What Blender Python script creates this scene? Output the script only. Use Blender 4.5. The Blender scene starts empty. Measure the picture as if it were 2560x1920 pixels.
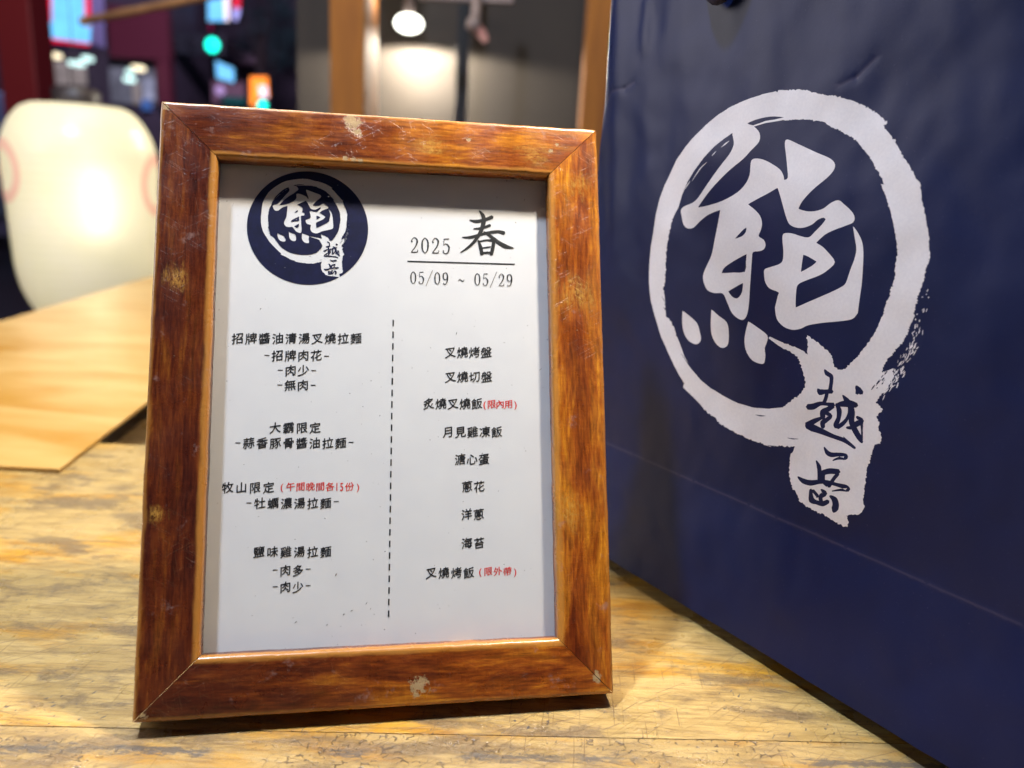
import bpy, bmesh, math, random
from mathutils import Vector, Matrix
from mathutils.geometry import delaunay_2d_cdt
S = bpy.context.scene
COL = S.collection
R = math.radians
random.seed(7)

# ------------------------------------------------------------------ camera
FPX, CX, CY, HC = 1950.0, 1280.0, 960.0, 0.212889
CR = Vector((0.99863053, 0.01281723, 0.05072265))
CU = Vector((-0.052317, 0.24465611, 0.96819746))
CF = Vector((0.0, 0.9695252, -0.24499162))
CAM = Vector((0, 0, HC))
cam_d = bpy.data.cameras.new('camera')
cam = bpy.data.objects.new('camera', cam_d)
COL.objects.link(cam)
m = Matrix.Identity(4)
for i in range(3):
    m[i][0], m[i][1], m[i][2], m[i][3] = CR[i], CU[i], -CF[i], CAM[i]
cam.matrix_world = m
cam_d.sensor_width = 36
cam_d.lens = FPX / 2560 * 36
cam_d.clip_start = 0.02
cam_d.clip_end = 300
cam_d.dof.use_dof = True
cam_d.dof.focus_distance = 0.335
cam_d.dof.aperture_fstop = 6.2
S.camera = cam

# ------------------------------------------------------------------ world and light
W = bpy.data.worlds.new('World')
S.world = W
W.use_nodes = True
bg = W.node_tree.nodes['Background']
bg.inputs[0].default_value = (0.20, 0.32, 0.72, 1)
bg.inputs[1].default_value = 0.05
S.view_settings.view_transform = 'Standard'
S.view_settings.look = 'None'
S.view_settings.exposure = 0
S.view_settings.gamma = 1
S.cycles.use_denoising = True
S.cycles.sample_clamp_indirect = 6


def lamp(name, kind, loc, power, color, size=0.02, target=None, sizey=None, **kw):
    d = bpy.data.lights.new(name, kind)
    d.energy = power
    d.color = color
    if kind == 'AREA':
        d.size = size
        if sizey:
            d.shape = 'RECTANGLE'
            d.size_y = sizey
    else:
        d.shadow_soft_size = size
    for k, v in kw.items():
        setattr(d, k, v)
    o = bpy.data.objects.new(name, d)
    o.location = loc
    if target is not None:
        o.rotation_euler = (Vector(target) - Vector(loc)).to_track_quat('-Z', 'Y').to_euler()
    COL.objects.link(o)
    return o


# low warm pendant right above the counter, beside the top of the bag
lamp('counter_lamp', 'POINT', (0.118, 0.360, 0.60), 21, (1.0, 0.85, 0.70), 0.016)
# cooler ceiling lamp of the shop front, further up and to the left
lamp('ceiling_lamp', 'POINT', (-0.62, 0.22, 2.0), 235, (0.70, 0.80, 1.0), 0.07)
# broad glow of the street lights and the lantern side
lamp('street_glow', 'AREA', (-1.7, 0.55, 0.75), 15, (1.0, 0.93, 0.92), 0.9, target=(0.15, 0.35, 0.15))
# added fill light beyond the table: weakens the frame's shadow on the table top
lamp('table_fill', 'AREA', (-0.55, 1.55, 1.75), 26, (1.0, 0.85, 0.62), 0.9, target=(-0.25, 0.35, 0.0), sizey=0.35)
# added unseen light above the road, lifts the dark facades
lamp('facade_fill', 'AREA', (-5.0, 13.0, 8.5), 1700, (0.78, 0.62, 0.95), 2.0, target=(-9.0, 26.0, 2.0))
lamp('pillar_fill', 'AREA', (-2.2, 3.0, 2.6), 90, (1.0, 0.75, 0.7), 0.8, target=(-4.4, 7.5, 1.0))  # added area light, brightens the red pillar
# warm shop interior behind the camera, to the right
lamp('shop_glow', 'AREA', (1.15, -0.75, 1.15), 0.6, (0.9, 0.8, 0.75), 0.5, target=(0.0, 0.3, 0.12))


# ------------------------------------------------------------------ helpers
def ray(px, py):
    return CR * ((px - CX) / FPX) - CU * ((py - CY) / FPX) + CF


def at(px, py, y):
    d = ray(px, py)
    return CAM + d * (y / d.y)


def on_z(px, py, z=0.0):
    d = ray(px, py)
    return CAM + d * ((z - HC) / d.z)


def link(o, parent=None):
    COL.objects.link(o)
    if parent is not None:
        o.parent = parent
    return o


def thing(name, label, cat, loc=(0, 0, 0), rot=None, group=None):
    o = bpy.data.objects.new(name, None)
    o.empty_display_size = 0.05
    if rot is not None:
        o.matrix_world = Matrix.Translation(loc) @ rot.to_4x4()
    else:
        o.location = loc
    o['label'] = label
    o['category'] = cat
    if group:
        o['group'] = group
    return link(o)


def tag(o, label=None, cat=None, group=None, kind=None):
    if label: o['label'] = label
    if cat: o['category'] = cat
    if group: o['group'] = group
    if kind: o['kind'] = kind
    return o


def obj(name, verts, faces, mat, parent=None, smooth=False):
    me = bpy.data.meshes.new(name)
    me.from_pydata([tuple(v) for v in verts], [], faces)
    me.materials.append(mat)
    if smooth:
        for p in me.polygons: p.use_smooth = True
    me.update()
    return link(bpy.data.objects.new(name, me), parent)


def bmobj(name, bm, mat, parent=None, smooth=False, bevel=0, seg=2):
    me = bpy.data.meshes.new(name)
    bm.normal_update()
    bm.to_mesh(me)
    bm.free()
    me.materials.append(mat)
    if smooth:
        for p in me.polygons: p.use_smooth = True
    o = link(bpy.data.objects.new(name, me), parent)
    if bevel:
        b = o.modifiers.new('bevel', 'BEVEL')
        b.width = bevel
        b.segments = seg
        b.limit_method = 'ANGLE'
    return o


def add_box(bm, c, s, rz=0.0, M=None):
    T = M if M is not None else Matrix.Translation(c) @ Matrix.Rotation(rz, 4, 'Z')
    vs = []
    for z in (-.5, .5):
        for x, y in ((-.5, -.5), (.5, -.5), (.5, .5), (-.5, .5)):
            vs.append(bm.verts.new(T @ Vector((x * s[0], y * s[1], z * s[2]))))
    for f in ((3, 2, 1, 0), (4, 5, 6, 7), (0, 1, 5, 4), (1, 2, 6, 5), (2, 3, 7, 6), (3, 0, 4, 7)):
        bm.faces.new([vs[i] for i in f])
    return vs


def box(name, c, s, mat, parent=None, rz=0.0, bevel=0.0):
    bm = bmesh.new()
    add_box(bm, c, s, rz)
    return bmobj(name, bm, mat, parent, bevel=bevel)


def pbox(name, x0, y0, x1, y1, Y, depth, mat, parent=None, bevel=0.0):
    """a real upright box at distance Y whose front spans the given sight lines"""
    a = at(x0, y0, Y)
    b = at(x1, y1, Y)
    c = Vector(((a.x + b.x) / 2, Y + depth / 2, (a.z + b.z) / 2))
    return box(name, c, (abs(b.x - a.x), depth, abs(a.z - b.z)), mat, parent, bevel=bevel)


def tube(name, pts, r, mat, parent=None, n=10, smooth=True):
    bm = bmesh.new()
    rings = []
    pts = [Vector(p) for p in pts]
    rr = r if isinstance(r, (list, tuple)) else [r] * len(pts)
    up = Vector((0.13, 0.21, 0.97))
    for i, p in enumerate(pts):
        t = (pts[min(i + 1, len(pts) - 1)] - pts[max(i - 1, 0)]).normalized()
        a = t.cross(up)
        if a.length < 1e-3: a = t.cross(Vector((1, 0, 0)))
        a.normalize()
        b = t.cross(a)
        rings.append([bm.verts.new(p + (a * math.cos(2 * math.pi * k / n) + b * math.sin(2 * math.pi * k / n)) * rr[i]) for k in range(n)])
    for i in range(len(pts) - 1):
        for k in range(n):
            bm.faces.new((rings[i][k], rings[i][(k + 1) % n], rings[i + 1][(k + 1) % n], rings[i + 1][k]))
    bm.faces.new(rings[0])
    bm.faces.new(rings[-1][::-1])
    return bmobj(name, bm, mat, parent, smooth)


def lathe(name, prof, mat, parent=None, c=(0, 0, 0), n=48, smooth=True, cap=True):
    bm = bmesh.new()
    rings = []
    for r, z in prof:
        rings.append([bm.verts.new((c[0] + r * math.cos(2 * math.pi * k / n), c[1] + r * math.sin(2 * math.pi * k / n), c[2] + z)) for k in range(n)])
    for i in range(len(prof) - 1):
        for k in range(n):
            bm.faces.new((rings[i][k], rings[i][(k + 1) % n], rings[i + 1][(k + 1) % n], rings[i + 1][k]))
    if cap:
        bm.faces.new(rings[0][::-1])
        bm.faces.new(rings[-1])
    return bmobj(name, bm, mat, parent, smooth)


# ------------------------------------------------------------------ node helper
class N:
    def __init__(s, name):
        s.m = bpy.data.materials.new(name)
        s.m.use_nodes = True
        s.t = s.m.node_tree
        s.b = s.t.nodes['Principled BSDF']

    def n(s, typ, ins=None, **kw):
        o = s.t.nodes.new(typ)
        for k, v in kw.items(): setattr(o, k, v)
        if ins:
            for k, v in ins.items(): s.set(o, k, v)
        return o

    def set(s, node, key, v):
        i = node.inputs[key]
        if isinstance(v, bpy.types.NodeSocket):
            s.t.links.new(v, i)
        elif isinstance(v, bpy.types.Node):
            s.t.links.new(v.outputs[0], i)
        else:
            i.default_value = v

    def coord(s, kind='Object'):
        return s.n('ShaderNodeTexCoord').outputs[kind]

    def mapping(s, v, scale=(1, 1, 1), loc=(0, 0, 0), rot=(0, 0, 0)):
        return s.n('ShaderNodeMapping', {'Vector': v, 'Scale': scale, 'Location': loc, 'Rotation': rot}).outputs[0]

    def noise(s, v, scale, detail=4, rough=0.55, dist=0.0, out=0):
        return s.n('ShaderNodeTexNoise', {'Vector': v, 'Scale': scale, 'Detail': detail, 'Roughness': rough, 'Distortion': dist}).outputs[out]

    def ramp(s, f, stops, interp='LINEAR'):
        r = s.n('ShaderNodeValToRGB', {'Fac': f})
        cr = r.color_ramp
        cr.interpolation = interp
        while len(cr.elements) < len(stops): cr.elements.new(0.5)
        for e, (p, c) in zip(cr.elements, stops):
            e.position = p
            e.color = (*c, 1) if len(c) == 3 else c
        return r.outputs[0]

    def step(s, f, a, b, lo=0.0, hi=1.0):
        return s.n('ShaderNodeMapRange', {'Value': f, 'From Min': a, 'From Max': b, 'To Min': lo, 'To Max': hi}, interpolation_type='SMOOTHSTEP').outputs[0]

    def math(s, op, a, b=0.0, c=None):
        o = s.n('ShaderNodeMath', operation=op)
        s.set(o, 0, a)
        s.set(o, 1, b)
        if c is not None: s.set(o, 2, c)
        return o.outputs[0]

    def mix(s, f, a, b, mode='MIX'):
        o = s.n('ShaderNodeMix', data_type='RGBA', blend_type=mode)
        s.set(o, 0, f)
        for k, v in ((6, a), (7, b)):
            if isinstance(v, tuple) and len(v) == 3: v = (*v, 1)
            s.set(o, k, v)
        return o.outputs[2]

    def bump(s, h, strength=0.3, dist=0.001, normal=None):
        o = s.n('ShaderNodeBump', {'Height': h, 'Strength': strength, 'Distance': dist})
        if normal is not None: s.set(o, 'Normal', normal)
        return o.outputs[0]

    def out(s, **kw):
        for k, v in kw.items():
            key = k.replace('_', ' ')
            if isinstance(v, tuple) and len(v) == 3: v = (*v, 1)
            s.set(s.b, key, v)
        return s.m


def plain(name, col, rough=0.6, noise=0.15, scale=30, metal=0.0, spec=0.5, bump=0.0):
    q = N(name)
    c = q.coord()
    f = q.noise(c, scale, 4)
    lo = tuple(x * (1 - noise) for x in col)
    hi = tuple(min(1, x * (1 + noise)) for x in col)
    col_ = q.ramp(f, [(0.3, lo), (0.7, hi)])
    q.out(Base_Color=col_, Roughness=rough, Metallic=metal)
    q.set(q.b, 'Specular IOR Level', spec)
    if bump: q.set(q.b, 'Normal', q.bump(f, bump, 0.002))
    return q.m


def emit(name, col, strength, vary=0.12, scale=3.0):
    q = N(name)
    f = q.noise(q.coord(), scale, 3)
    c = q.ramp(f, [(0.3, tuple(x * (1 - vary) for x in col)), (0.7, tuple(min(1, x * (1 + vary)) for x in col))])
    q.out(Base_Color=(0.02, 0.02, 0.02), Roughness=0.5)
    q.set(q.b, 'Emission Color', c)
    q.set(q.b, 'Emission Strength', strength)
    return q.m


# ------------------------------------------------------------------ materials
def frame_wood(name):
    q = N(name)
    uv = q.coord('UV')          # metres along the rail / metres across it
    ob = q.coord('Object')
    sep = q.n('ShaderNodeSeparateXYZ', {'Vector': uv})
    V = sep.outputs[1]
    # long stained streaks
    w = q.noise(q.mapping(uv, (22, 160, 1)), 1.0, 6, 0.6, 1.2)
    big = q.noise(q.mapping(uv, (16, 62, 1)), 1.0, 6, 0.6, 0.8)
    fine = q.noise(q.mapping(uv, (60, 700, 1)), 1.0, 5, 0.6, 0.4)
    mixv = q.math('ADD', q.math('MULTIPLY', w, 0.5), q.math('ADD', q.math('MULTIPLY', big, 0.45), q.math('MULTIPLY', fine, 0.12)))
    col = q.ramp(mixv, [(0.36, (0.035, 0.006, 0.003)), (0.47, (0.095, 0.017, 0.005)), (0.56, (0.20, 0.043, 0.008)), (0.66, (0.33, 0.105, 0.012))])
    # warm lamplight painted in: amber to the right of the frame, darker left
    so = q.n('ShaderNodeSeparateXYZ', {'Vector': ob})
    light_drift = q.step(q.math('ADD', so.outputs[0], q.math('MULTIPLY', q.math('SUBTRACT', big, 0.5), 0.10)), -0.085, 0.055)
    dark = q.mix(0.62, col, (0.034, 0.008, 0.005))
    lit_amber = q.mix(0.50, col, q.ramp(big, [(0.36, (0.16, 0.030, 0.003)), (0.5, (0.36, 0.100, 0.007)), (0.63, (0.58, 0.240, 0.016))]))
    col = q.mix(light_drift, dark, lit_amber)
    # uneven fibre strokes in the stain, along and across the grain
    fib1 = q.noise(q.mapping(uv, (90, 900, 1)), 1.0, 3, 0.6, 0.3)
    fib2 = q.noise(q.mapping(uv, (900, 120, 1), (3, 5, 0)), 1.0, 3, 0.6, 0.5)
    blot = q.noise(q.mapping(uv, (45, 190, 1)), 1.0, 6, 0.7, 0.8)
    fm = q.math('ADD', q.math('MULTIPLY', fib1, 0.44), q.math('ADD', q.math('MULTIPLY', fib2, 0.10), q.math('MULTIPLY', blot, 0.52)))
    col = q.mix(0.62, col, q.ramp(fm, [(0.42, (0.30, 0.20, 0.16)), (0.50, (0.80, 0.66, 0.55)), (0.56, (1.20, 1.10, 0.85)), (0.66, (1.9, 2.3, 1.6))]), 'MULTIPLY')
    # worn lips (V = 0 outer edge, 0.0229 inner edge)
    ew = q.math('ADD', V, q.math('MULTIPLY', q.math('SUBTRACT', q.noise(q.mapping(uv, (70, 300, 1)), 1.0, 4), 0.5), 0.0026))
    inner = q.math('MULTIPLY', q.step(ew, 0.0203, 0.0222), q.step(ew, 0.0256, 0.0244))
    outer = q.step(ew, 0.0022, 0.0008)
    edge = q.math('MAXIMUM', inner, q.math('MULTIPLY', outer, 0.7))
    col = q.mix(q.math('MULTIPLY', edge, 0.65), col, (0.52, 0.24, 0.045))
    # golden rubbed stains
    stn = None
    for (px, py, rad) in STAINS:
        d = q.n('ShaderNodeVectorMath', operation='DISTANCE')
        q.set(d, 0, q.mapping(ob, (1, 1, 0)))
        q.set(d, 1, (px, py, 0))
        k = q.step(q.math('ADD', d.outputs['Value'], q.math('MULTIPLY', q.math('SUBTRACT', blot, 0.5), rad * 3.0)), rad, 0.0)
        stn = k if stn is None else q.math('MAXIMUM', stn, k)
    stm = q.math('MULTIPLY', stn, q.step(q.noise(q.mapping(uv, (420, 900, 1)), 1.0, 5, 0.75), 0.36, 0.62))
    col = q.mix(q.math('MULTIPLY', stm, 0.75), col, (0.50, 0.27, 0.05))
    # bare and putty coloured patches
    nz = q.noise(ob, 260, 7, 0.78)
    spots = None
    for (px, py, rad) in PATCHES:
        d = q.n('ShaderNodeVectorMath', operation='DISTANCE')
        q.set(d, 0, q.mapping(ob, (1, 1, 0)))
        q.set(d, 1, (px, py, 0))
        k = q.step(q.math('ADD', d.outputs['Value'], q.math('MULTIPLY', q.math('SUBTRACT', nz, 0.5), rad * 6.5)), rad, rad * 0.6)
        spots = k if spots is None else q.math('MAXIMUM', spots, k)
    specks = q.step(q.noise(ob, 900, 2, 0.5), 0.735, 0.76)
    specks = q.math('MULTIPLY', specks, q.step(q.noise(ob, 45, 2), 0.5, 0.62))
    wear = q.math('MAXIMUM', spots, specks)
    col = q.mix(q.math('MULTIPLY', wear, 0.9), col, q.ramp(nz, [(0.3, (0.26, 0.17, 0.07)), (0.7, (0.50, 0.38, 0.19))]))
    # grey dust marks
    dust = q.math('MULTIPLY', q.step(q.noise(q.mapping(ob, (1, 1, 1), (3, 1, 0)), 90, 4, 0.7), 0.60, 0.74), 0.35)
    col = q.mix(dust, col, (0.33, 0.24, 0.22))
    # hairline scratches in two directions
    sc = None
    for rot, sc_ in ((0.55, 1.0), (-0.5, 0.8), (1.35, 0.7)):
        v = q.mapping(q.mapping(ob, (1, 1, 0), rot=(0, 0, rot)), (75, 2100, 1), (rot * 9, 1, 0))
        s1 = q.step(q.noise(v, 1.0, 1, 0.4), 0.685, 0.72)
        sc = s1 if sc is None else q.math('MAXIMUM', sc, s1)
    sc = q.math('MULTIPLY', sc, q.step(q.noise(ob, 30, 2), 0.44, 0.62))
    col = q.mix(q.math('MULTIPLY', sc, q.math('ADD', 0.04, q.math('MULTIPLY', stn, 0.45))), col, (0.60, 0.38, 0.16))
    rough = q.ramp(q.noise(ob, 60, 4), [(0.3, (0.20,) * 3), (0.7, (0.40,) * 3)])
    rough = q.mix(wear, rough, (0.75, 0.75, 0.75))
    # chipped lips
    h = q.math('ADD', q.math('MULTIPLY', fine, 0.5), q.math('ADD', q.math('MULTIPLY', sc, -0.6), q.math('MULTIPLY', wear, -1.6)))
    h = q.math('ADD', h, q.math('MULTIPLY', q.noise(ob, 420, 4, 0.6), 0.5))
    q.out(Base_Color=col, Roughness=rough, Normal=q.bump(h, 0.35, 0.0006))
    q.set(q.b, 'Coat Weight', 0.25)
    q.set(q.b, 'Coat Roughness', 0.25)
    return q.m


def table_wood(name, dark=0.0, crackle=1.0, seed=0.0, tone=0.0, dense=0.0):
    q = N(name)
    wc = q.coord()
    ob = q.mapping(wc, (1, 1, 1), (seed, seed * 0.7, 0))
    fine = q.noise(ob, 480, 5, 0.7)
    mid = q.noise(q.mapping(ob, (26, 130, 60)), 1.0, 7, 0.70, 0.7)
    # base: cream varnish, amber where it is thick, grey where it is worn through
    col = q.ramp(mid, [(0.34, (0.30, 0.195, 0.062)), (0.50, (0.43, 0.290, 0.098)), (0.66, (0.52, 0.365, 0.135))])
    amb = q.noise(q.mapping(ob, (9, 30, 10), (2, 1, 0)), 1.0, 7, 0.66, 0.4)
    col = q.mix(q.math('MULTIPLY', q.step(amb, 0.49, 0.63), 0.85), col, q.ramp(mid, [(0.36, (0.36, 0.155, 0.010)), (0.64, (0.58, 0.300, 0.014))]))
    gn = q.noise(q.mapping(ob, (15, 36, 16), (9, 5, 0)), 1.0, 8, 0.70, 0.3)
    col = q.mix(q.math('MULTIPLY', q.step(gn, 0.50, 0.61), 0.78), col, q.ramp(fine, [(0.35, (0.075, 0.052, 0.030)), (0.65, (0.22, 0.150, 0.078))]))
    grain = q.noise(q.mapping(ob, (40, 620, 40)), 1.0, 4, 0.6, 0.5)
    col = q.mix(q.math('MULTIPLY', q.step(grain, 0.50, 0.66), 0.50), col, (0.15, 0.085, 0.032))
    # short dark hairs of the crackled varnish, in patches
    wob = q.n('ShaderNodeVectorMath', operation='ADD')
    q.set(wob, 0, q.mapping(ob, (230, 300, 0)))
    q.set(wob, 1, q.n('ShaderNodeTexNoise', {'Vector': ob, 'Scale': 160.0, 'Detail': 3.0}).outputs[1])
    vo = q.n('ShaderNodeTexVoronoi', {'Vector': wob.outputs[0], 'Scale': 1.0}, feature='DISTANCE_TO_EDGE')
    crack = q.step(vo.outputs[0], 0.11, 0.03)
    cm = q.step(q.noise(q.mapping(ob, (12, 26, 12), (1, 8, 0)), 1.0, 6, 0.7), 0.56 - dense, 0.64 - dense)
    breakup = q.step(q.noise(ob, 300, 3), 0.50, 0.58)
    crack = q.math('MULTIPLY', crack, q.math('MULTIPLY', cm, q.math('MULTIPLY', breakup, crackle)))
    col = q.mix(crack, col, (0.045, 0.028, 0.018))
    # grime and ink blue chips gathered along the joint between the two planks
    so = q.n('ShaderNodeSeparateXYZ', {'Vector': wc})
    sd = q.math('ABSOLUTE', q.math('SUBTRACT', q.math('SUBTRACT', so.outputs[1], 0.0560), q.math('MULTIPLY', so.outputs[0], 0.0474)))
    sd = q.math('ADD', sd, q.math('MULTIPLY', q.math('SUBTRACT', q.noise(q.mapping(ob, (110, 420, 1)), 1.0, 6, 0.75), 0.5), 0.020))
    sd = q.math('MULTIPLY', q.step(sd, 0.0026, 0.0006), q.step(q.noise(q.mapping(ob, (16, 5, 1), (5, 0, 0)), 1.0, 3), 0.44, 0.54))
    col = q.mix(q.math('MULTIPLY', sd, 0.85), col, (0.045, 0.055, 0.065))
    # slanting chips and dents
    cv = q.mapping(q.mapping(ob, (1, 1, 0), rot=(0, 0, -1.0)), (240, 620, 1), (2, 0, 0))
    chip = q.step(q.noise(cv, 1.0, 3, 0.6, 0.4), 0.635, 0.665)
    chip = q.math('MULTIPLY', chip, q.step(q.noise(q.mapping(ob, (1, 1, 1), (4, 3, 0)), 22, 4, 0.6), 0.50, 0.58))
    col = q.mix(q.math('MULTIPLY', chip, 0.85), col, (0.060, 0.062, 0.070))
    # scratches
    sc = None
    for rot in (0.55, 0.75, 0.35, -0.25, 1.5):
        v = q.mapping(q.mapping(ob, (1, 1, 0), rot=(0, 0, -rot)), (24, 950, 1), (rot * 7, 2, 0))
        s1 = q.step(q.noise(v, 1.0, 2, 0.5, 0.12), 0.655, 0.69)
        sc = s1 if sc is None else q.math('MAXIMUM', sc, s1)
    sc = q.math('MULTIPLY', sc, q.step(q.noise(q.mapping(ob, (1, 1, 1), (7, 7, 0)), 18, 3), 0.36, 0.50))
    col = q.mix(q.math('MULTIPLY', sc, 0.55), col, (0.16, 0.095, 0.045))
    if tone: col = q.mix(tone, col, (0.22, 0.15, 0.075))
    if dark: col = q.mix(dark, col, (0.10, 0.055, 0.025))
    h = q.math('ADD', q.math('MULTIPLY', grain, 0.2), q.math('MULTIPLY', sc, -0.7))
    h = q.math('ADD', h, q.math('ADD', q.math('MULTIPLY', fine, 0.7), q.math('MULTIPLY', mid, 1.3)))
    h = q.math('ADD', h, q.math('MULTIPLY', q.math('ADD', crack, chip), -0.8))
    rough = q.ramp(q.noise(ob, 40, 4), [(0.3, (0.22,) * 3), (0.7, (0.42,) * 3)])
    q.out(Base_Color=col, Roughness=rough, Normal=q.bump(h, 0.55, 0.0009))
    return q.m


def soft_wood(name, c0, c1, rough=0.5, along=(3, 40, 40)):
    q = N(name)
    f = q.noise(q.mapping(q.coord(), along), 1.0, 5, 0.55, 0.8)
    q.out(Base_Color=q.ramp(f, [(0.32, c0), (0.68, c1)]), Roughness=rough, Normal=q.bump(f, 0.2, 0.001))
    return q.m


def bag_paper(name, navy=True):
    q = N(name)
    ob = q.coord()
    fib = q.noise(ob, 900, 3, 0.6)
    lump = q.noise(ob, 16, 4, 0.55)
    if navy:
        col = q.ramp(lump, [(0.3, (0.0016, 0.0068, 0.042)), (0.7, (0.0028, 0.0095, 0.057))])
        rub = q.math('MULTIPLY', q.step(q.noise(ob, 1300, 2), 0.70, 0.76), 0.25)
        col = q.mix(rub, col, (0.12, 0.12, 0.2))
        crease = q.n('ShaderNodeAttribute', attribute_name='crease')
        col = q.mix(q.math('MULTIPLY', crease.outputs['Fac'], 0.35), col, (0.18, 0.15, 0.2))
    else:
        col = q.ramp(fib, [(0.3, (0.66, 0.64, 0.66)), (0.7, (0.72, 0.70, 0.71))])
    h = q.math('ADD', q.math('MULTIPLY', fib, 0.5), q.noise(ob, 120, 4))
    q.out(Base_Color=col, Roughness=0.40 if navy else 0.5, Normal=q.bump(h, 0.12, 0.0005))
    if navy: q.set(q.b, 'Specular IOR Level', 0.27)
    return q.m


M = {}
M['paper'] = None


def paper_mat():
    q = N('menu_paper')
    ob = q.coord()
    f = q.noise(ob, 60, 4)
    col = q.ramp(f, [(0.3, (0.82, 0.81, 0.84)), (0.7, (0.86, 0.85, 0.87))])
    q.out(Base_Color=col, Roughness=0.7)
    return q.m


def glass_mat():
    q = N('frame_glass')
    t = q.t
    for n_ in list(t.nodes): t.nodes.remove(n_)
    out = t.nodes.new('ShaderNodeOutputMaterial')
    tr = t.nodes.new('ShaderNodeBsdfTransparent')
    tr.inputs[0].default_value = (0.97, 0.985, 0.98, 1)
    gl = t.nodes.new('ShaderNodeBsdfGlossy')
    gl.inputs['Roughness'].default_value = 0.06
    # Schlick reflectance that is the same from both faces of the thin pane
    ge = t.nodes.new('ShaderNodeNewGeometry')
    dt = t.nodes.new('ShaderNodeVectorMath')
    dt.operation = 'DOT_PRODUCT'
    t.links.new(ge.outputs['Incoming'], dt.inputs[0])
    t.links.new(ge.outputs['Normal'], dt.inputs[1])

    def mth(op, a, b):
        o_ = t.nodes.new('ShaderNodeMath')
        o_.operation = op
        for i_, v_ in enumerate((a, b)):
            if isinstance(v_, float): o_.inputs[i_].default_value = v_
            elif v_ is not None: t.links.new(v_, o_.inputs[i_])
        return o_.outputs[0]
    fr = t.nodes.new('ShaderNodeMath')
    fr.operation = 'ADD'
    fr.inputs[1].default_value = 0.022
    t.links.new(mth('MULTIPLY', mth('POWER', mth('SUBTRACT', 1.0, mth('ABSOLUTE', dt.outputs['Value'], None)), 5.0), 0.9), fr.inputs[0])
    tc = t.nodes.new('ShaderNodeTexCoord')
    nz = t.nodes.new('ShaderNodeTexNoise')
    nz.inputs['Scale'].default_value = 700
    nz.inputs['Detail'].default_value = 1
    mr = t.nodes.new('ShaderNodeMapRange')
    mr.inputs[1].default_value = 0.80
    mr.inputs[2].default_value = 0.815
    t.links.new(tc.outputs['Object'], nz.inputs[0])
    t.links.new(nz.outputs[0], mr.inputs[0])
    df = t.nodes.new('ShaderNodeBsdfDiffuse')
    df.inputs[0].default_value = (0.6, 0.6, 0.6, 1)
    m1 = t.nodes.new('ShaderNodeMixShader')
    m2 = t.nodes.new('ShaderNodeMixShader')
    t.links.new(fr.outputs[0], m1.inputs[0])
    t.links.new(tr.outputs[0], m1.inputs[1])
    t.links.new(gl.outputs[0], m1.inputs[2])
    dm = t.nodes.new('ShaderNodeMath')
    dm.operation = 'MULTIPLY'
    dm.inputs[1].default_value = 0.5
    t.links.new(mr.outputs[0], dm.inputs[0])
    t.links.new(dm.outputs[0], m2.inputs[0])
    t.links.new(m1.outputs[0], m2.inputs[1])
    t.links.new(df.outputs[0], m2.inputs[2])
    t.links.new(m2.outputs[0], out.inputs[0])
    return q.m


# ------------------------------------------------------------------ frame geometry data
FW, FH, RM, TH = 0.19, 0.2509, 0.0229, 0.018
EX = 0.0008
F_O = Vector((-0.04418, 0.272357, 0.007492))
F_R = Vector((0.98420911, 0.17700968, 0.0))
F_U = Vector((-0.06630817, 0.36868663, 0.92718574))
F_N = Vector((0.16412085, -0.91254465, 0.37460192))
F_M = Matrix((F_R, F_U, F_N)).transposed()
GLASS, PAPER = -0.0062, -0.0086


def on_frame(px, py, depth=PAPER):
    d = ray(px, py)
    o = F_O + F_N * depth
    s = (o - CAM).dot(F_N) / d.dot(F_N)
    p = CAM + d * s - F_O
    return p.dot(F_R), p.dot(F_U)


D = 2560 / 2212.0      # the tracing below was read off an enlargement 2212 wide
PATCHES, STAINS = [], []
for (x, y, r) in ((762, 262, .0034), (772, 285, .0018), (745, 342, .0011), (762, 344, .0011), (779, 347, .0010), (905, 1480, .0034), (899, 1500, .0018),
                  (1289, 1461, .0021), (1293, 1470, .0014), (308, 1547, .0015), (359, 231, .0013), (1277, 283, .0010), (1012, 303, .0009), (1190, 325, .0009), (1203, 312, .0008)):
    PATCHES.append((*on_frame(x * D, y * D, 0), r))
for (x, y, r) in ((380, 605, .0065), (338, 1112, .0045), (1245, 640, .012), (1235, 1100, .010), (1150, 330, .010), (930, 320, .008), (1250, 400, .009)):
    STAINS.append((*on_frame(x * D, y * D, 0), r))

M['frame'] = frame_wood('frame_wood')
M['glass'] = glass_mat()
M['paper'] = paper_mat()
M['ink'] = plain('black_ink', (0.012, 0.012, 0.014), 0.55, 0.2, 400)
M['red_ink'] = plain('red_ink', (0.80, 0.04, 0.03), 0.6, 0.1, 400)
M['navy_ink'] = plain('navy_ink', (0.006, 0.007, 0.045), 0.45, 0.3, 300)
M['board'] = plain('backing_board', (0.10, 0.07, 0.05), 0.8)
M['table'] = table_wood('table_wood', crackle=0.55, dense=-0.02)
M['table2'] = table_wood('table_wood_edge', crackle=0.9, seed=3.0, tone=0.25, dense=0.09)
M['ledge'] = table_wood('ledge_wood', dark=0.6, seed=6.0)
M['sheet'] = soft_wood('bench_wood', (0.42, 0.19, 0.014), (0.58, 0.37, 0.12), 0.28, (5, 16, 8))
M['sheet_edge'] = soft_wood('bench_edge_wood', (0.40, 0.25, 0.08), (0.60, 0.40, 0.15), 0.6)
M['bag'] = bag_paper('navy_bag_paper', True)
M['bag_white'] = bag_paper('white_bag_print', False)
M['rope'] = plain('navy_rope', (0.012, 0.014, 0.05), 0.8, 0.3, 300)


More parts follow.
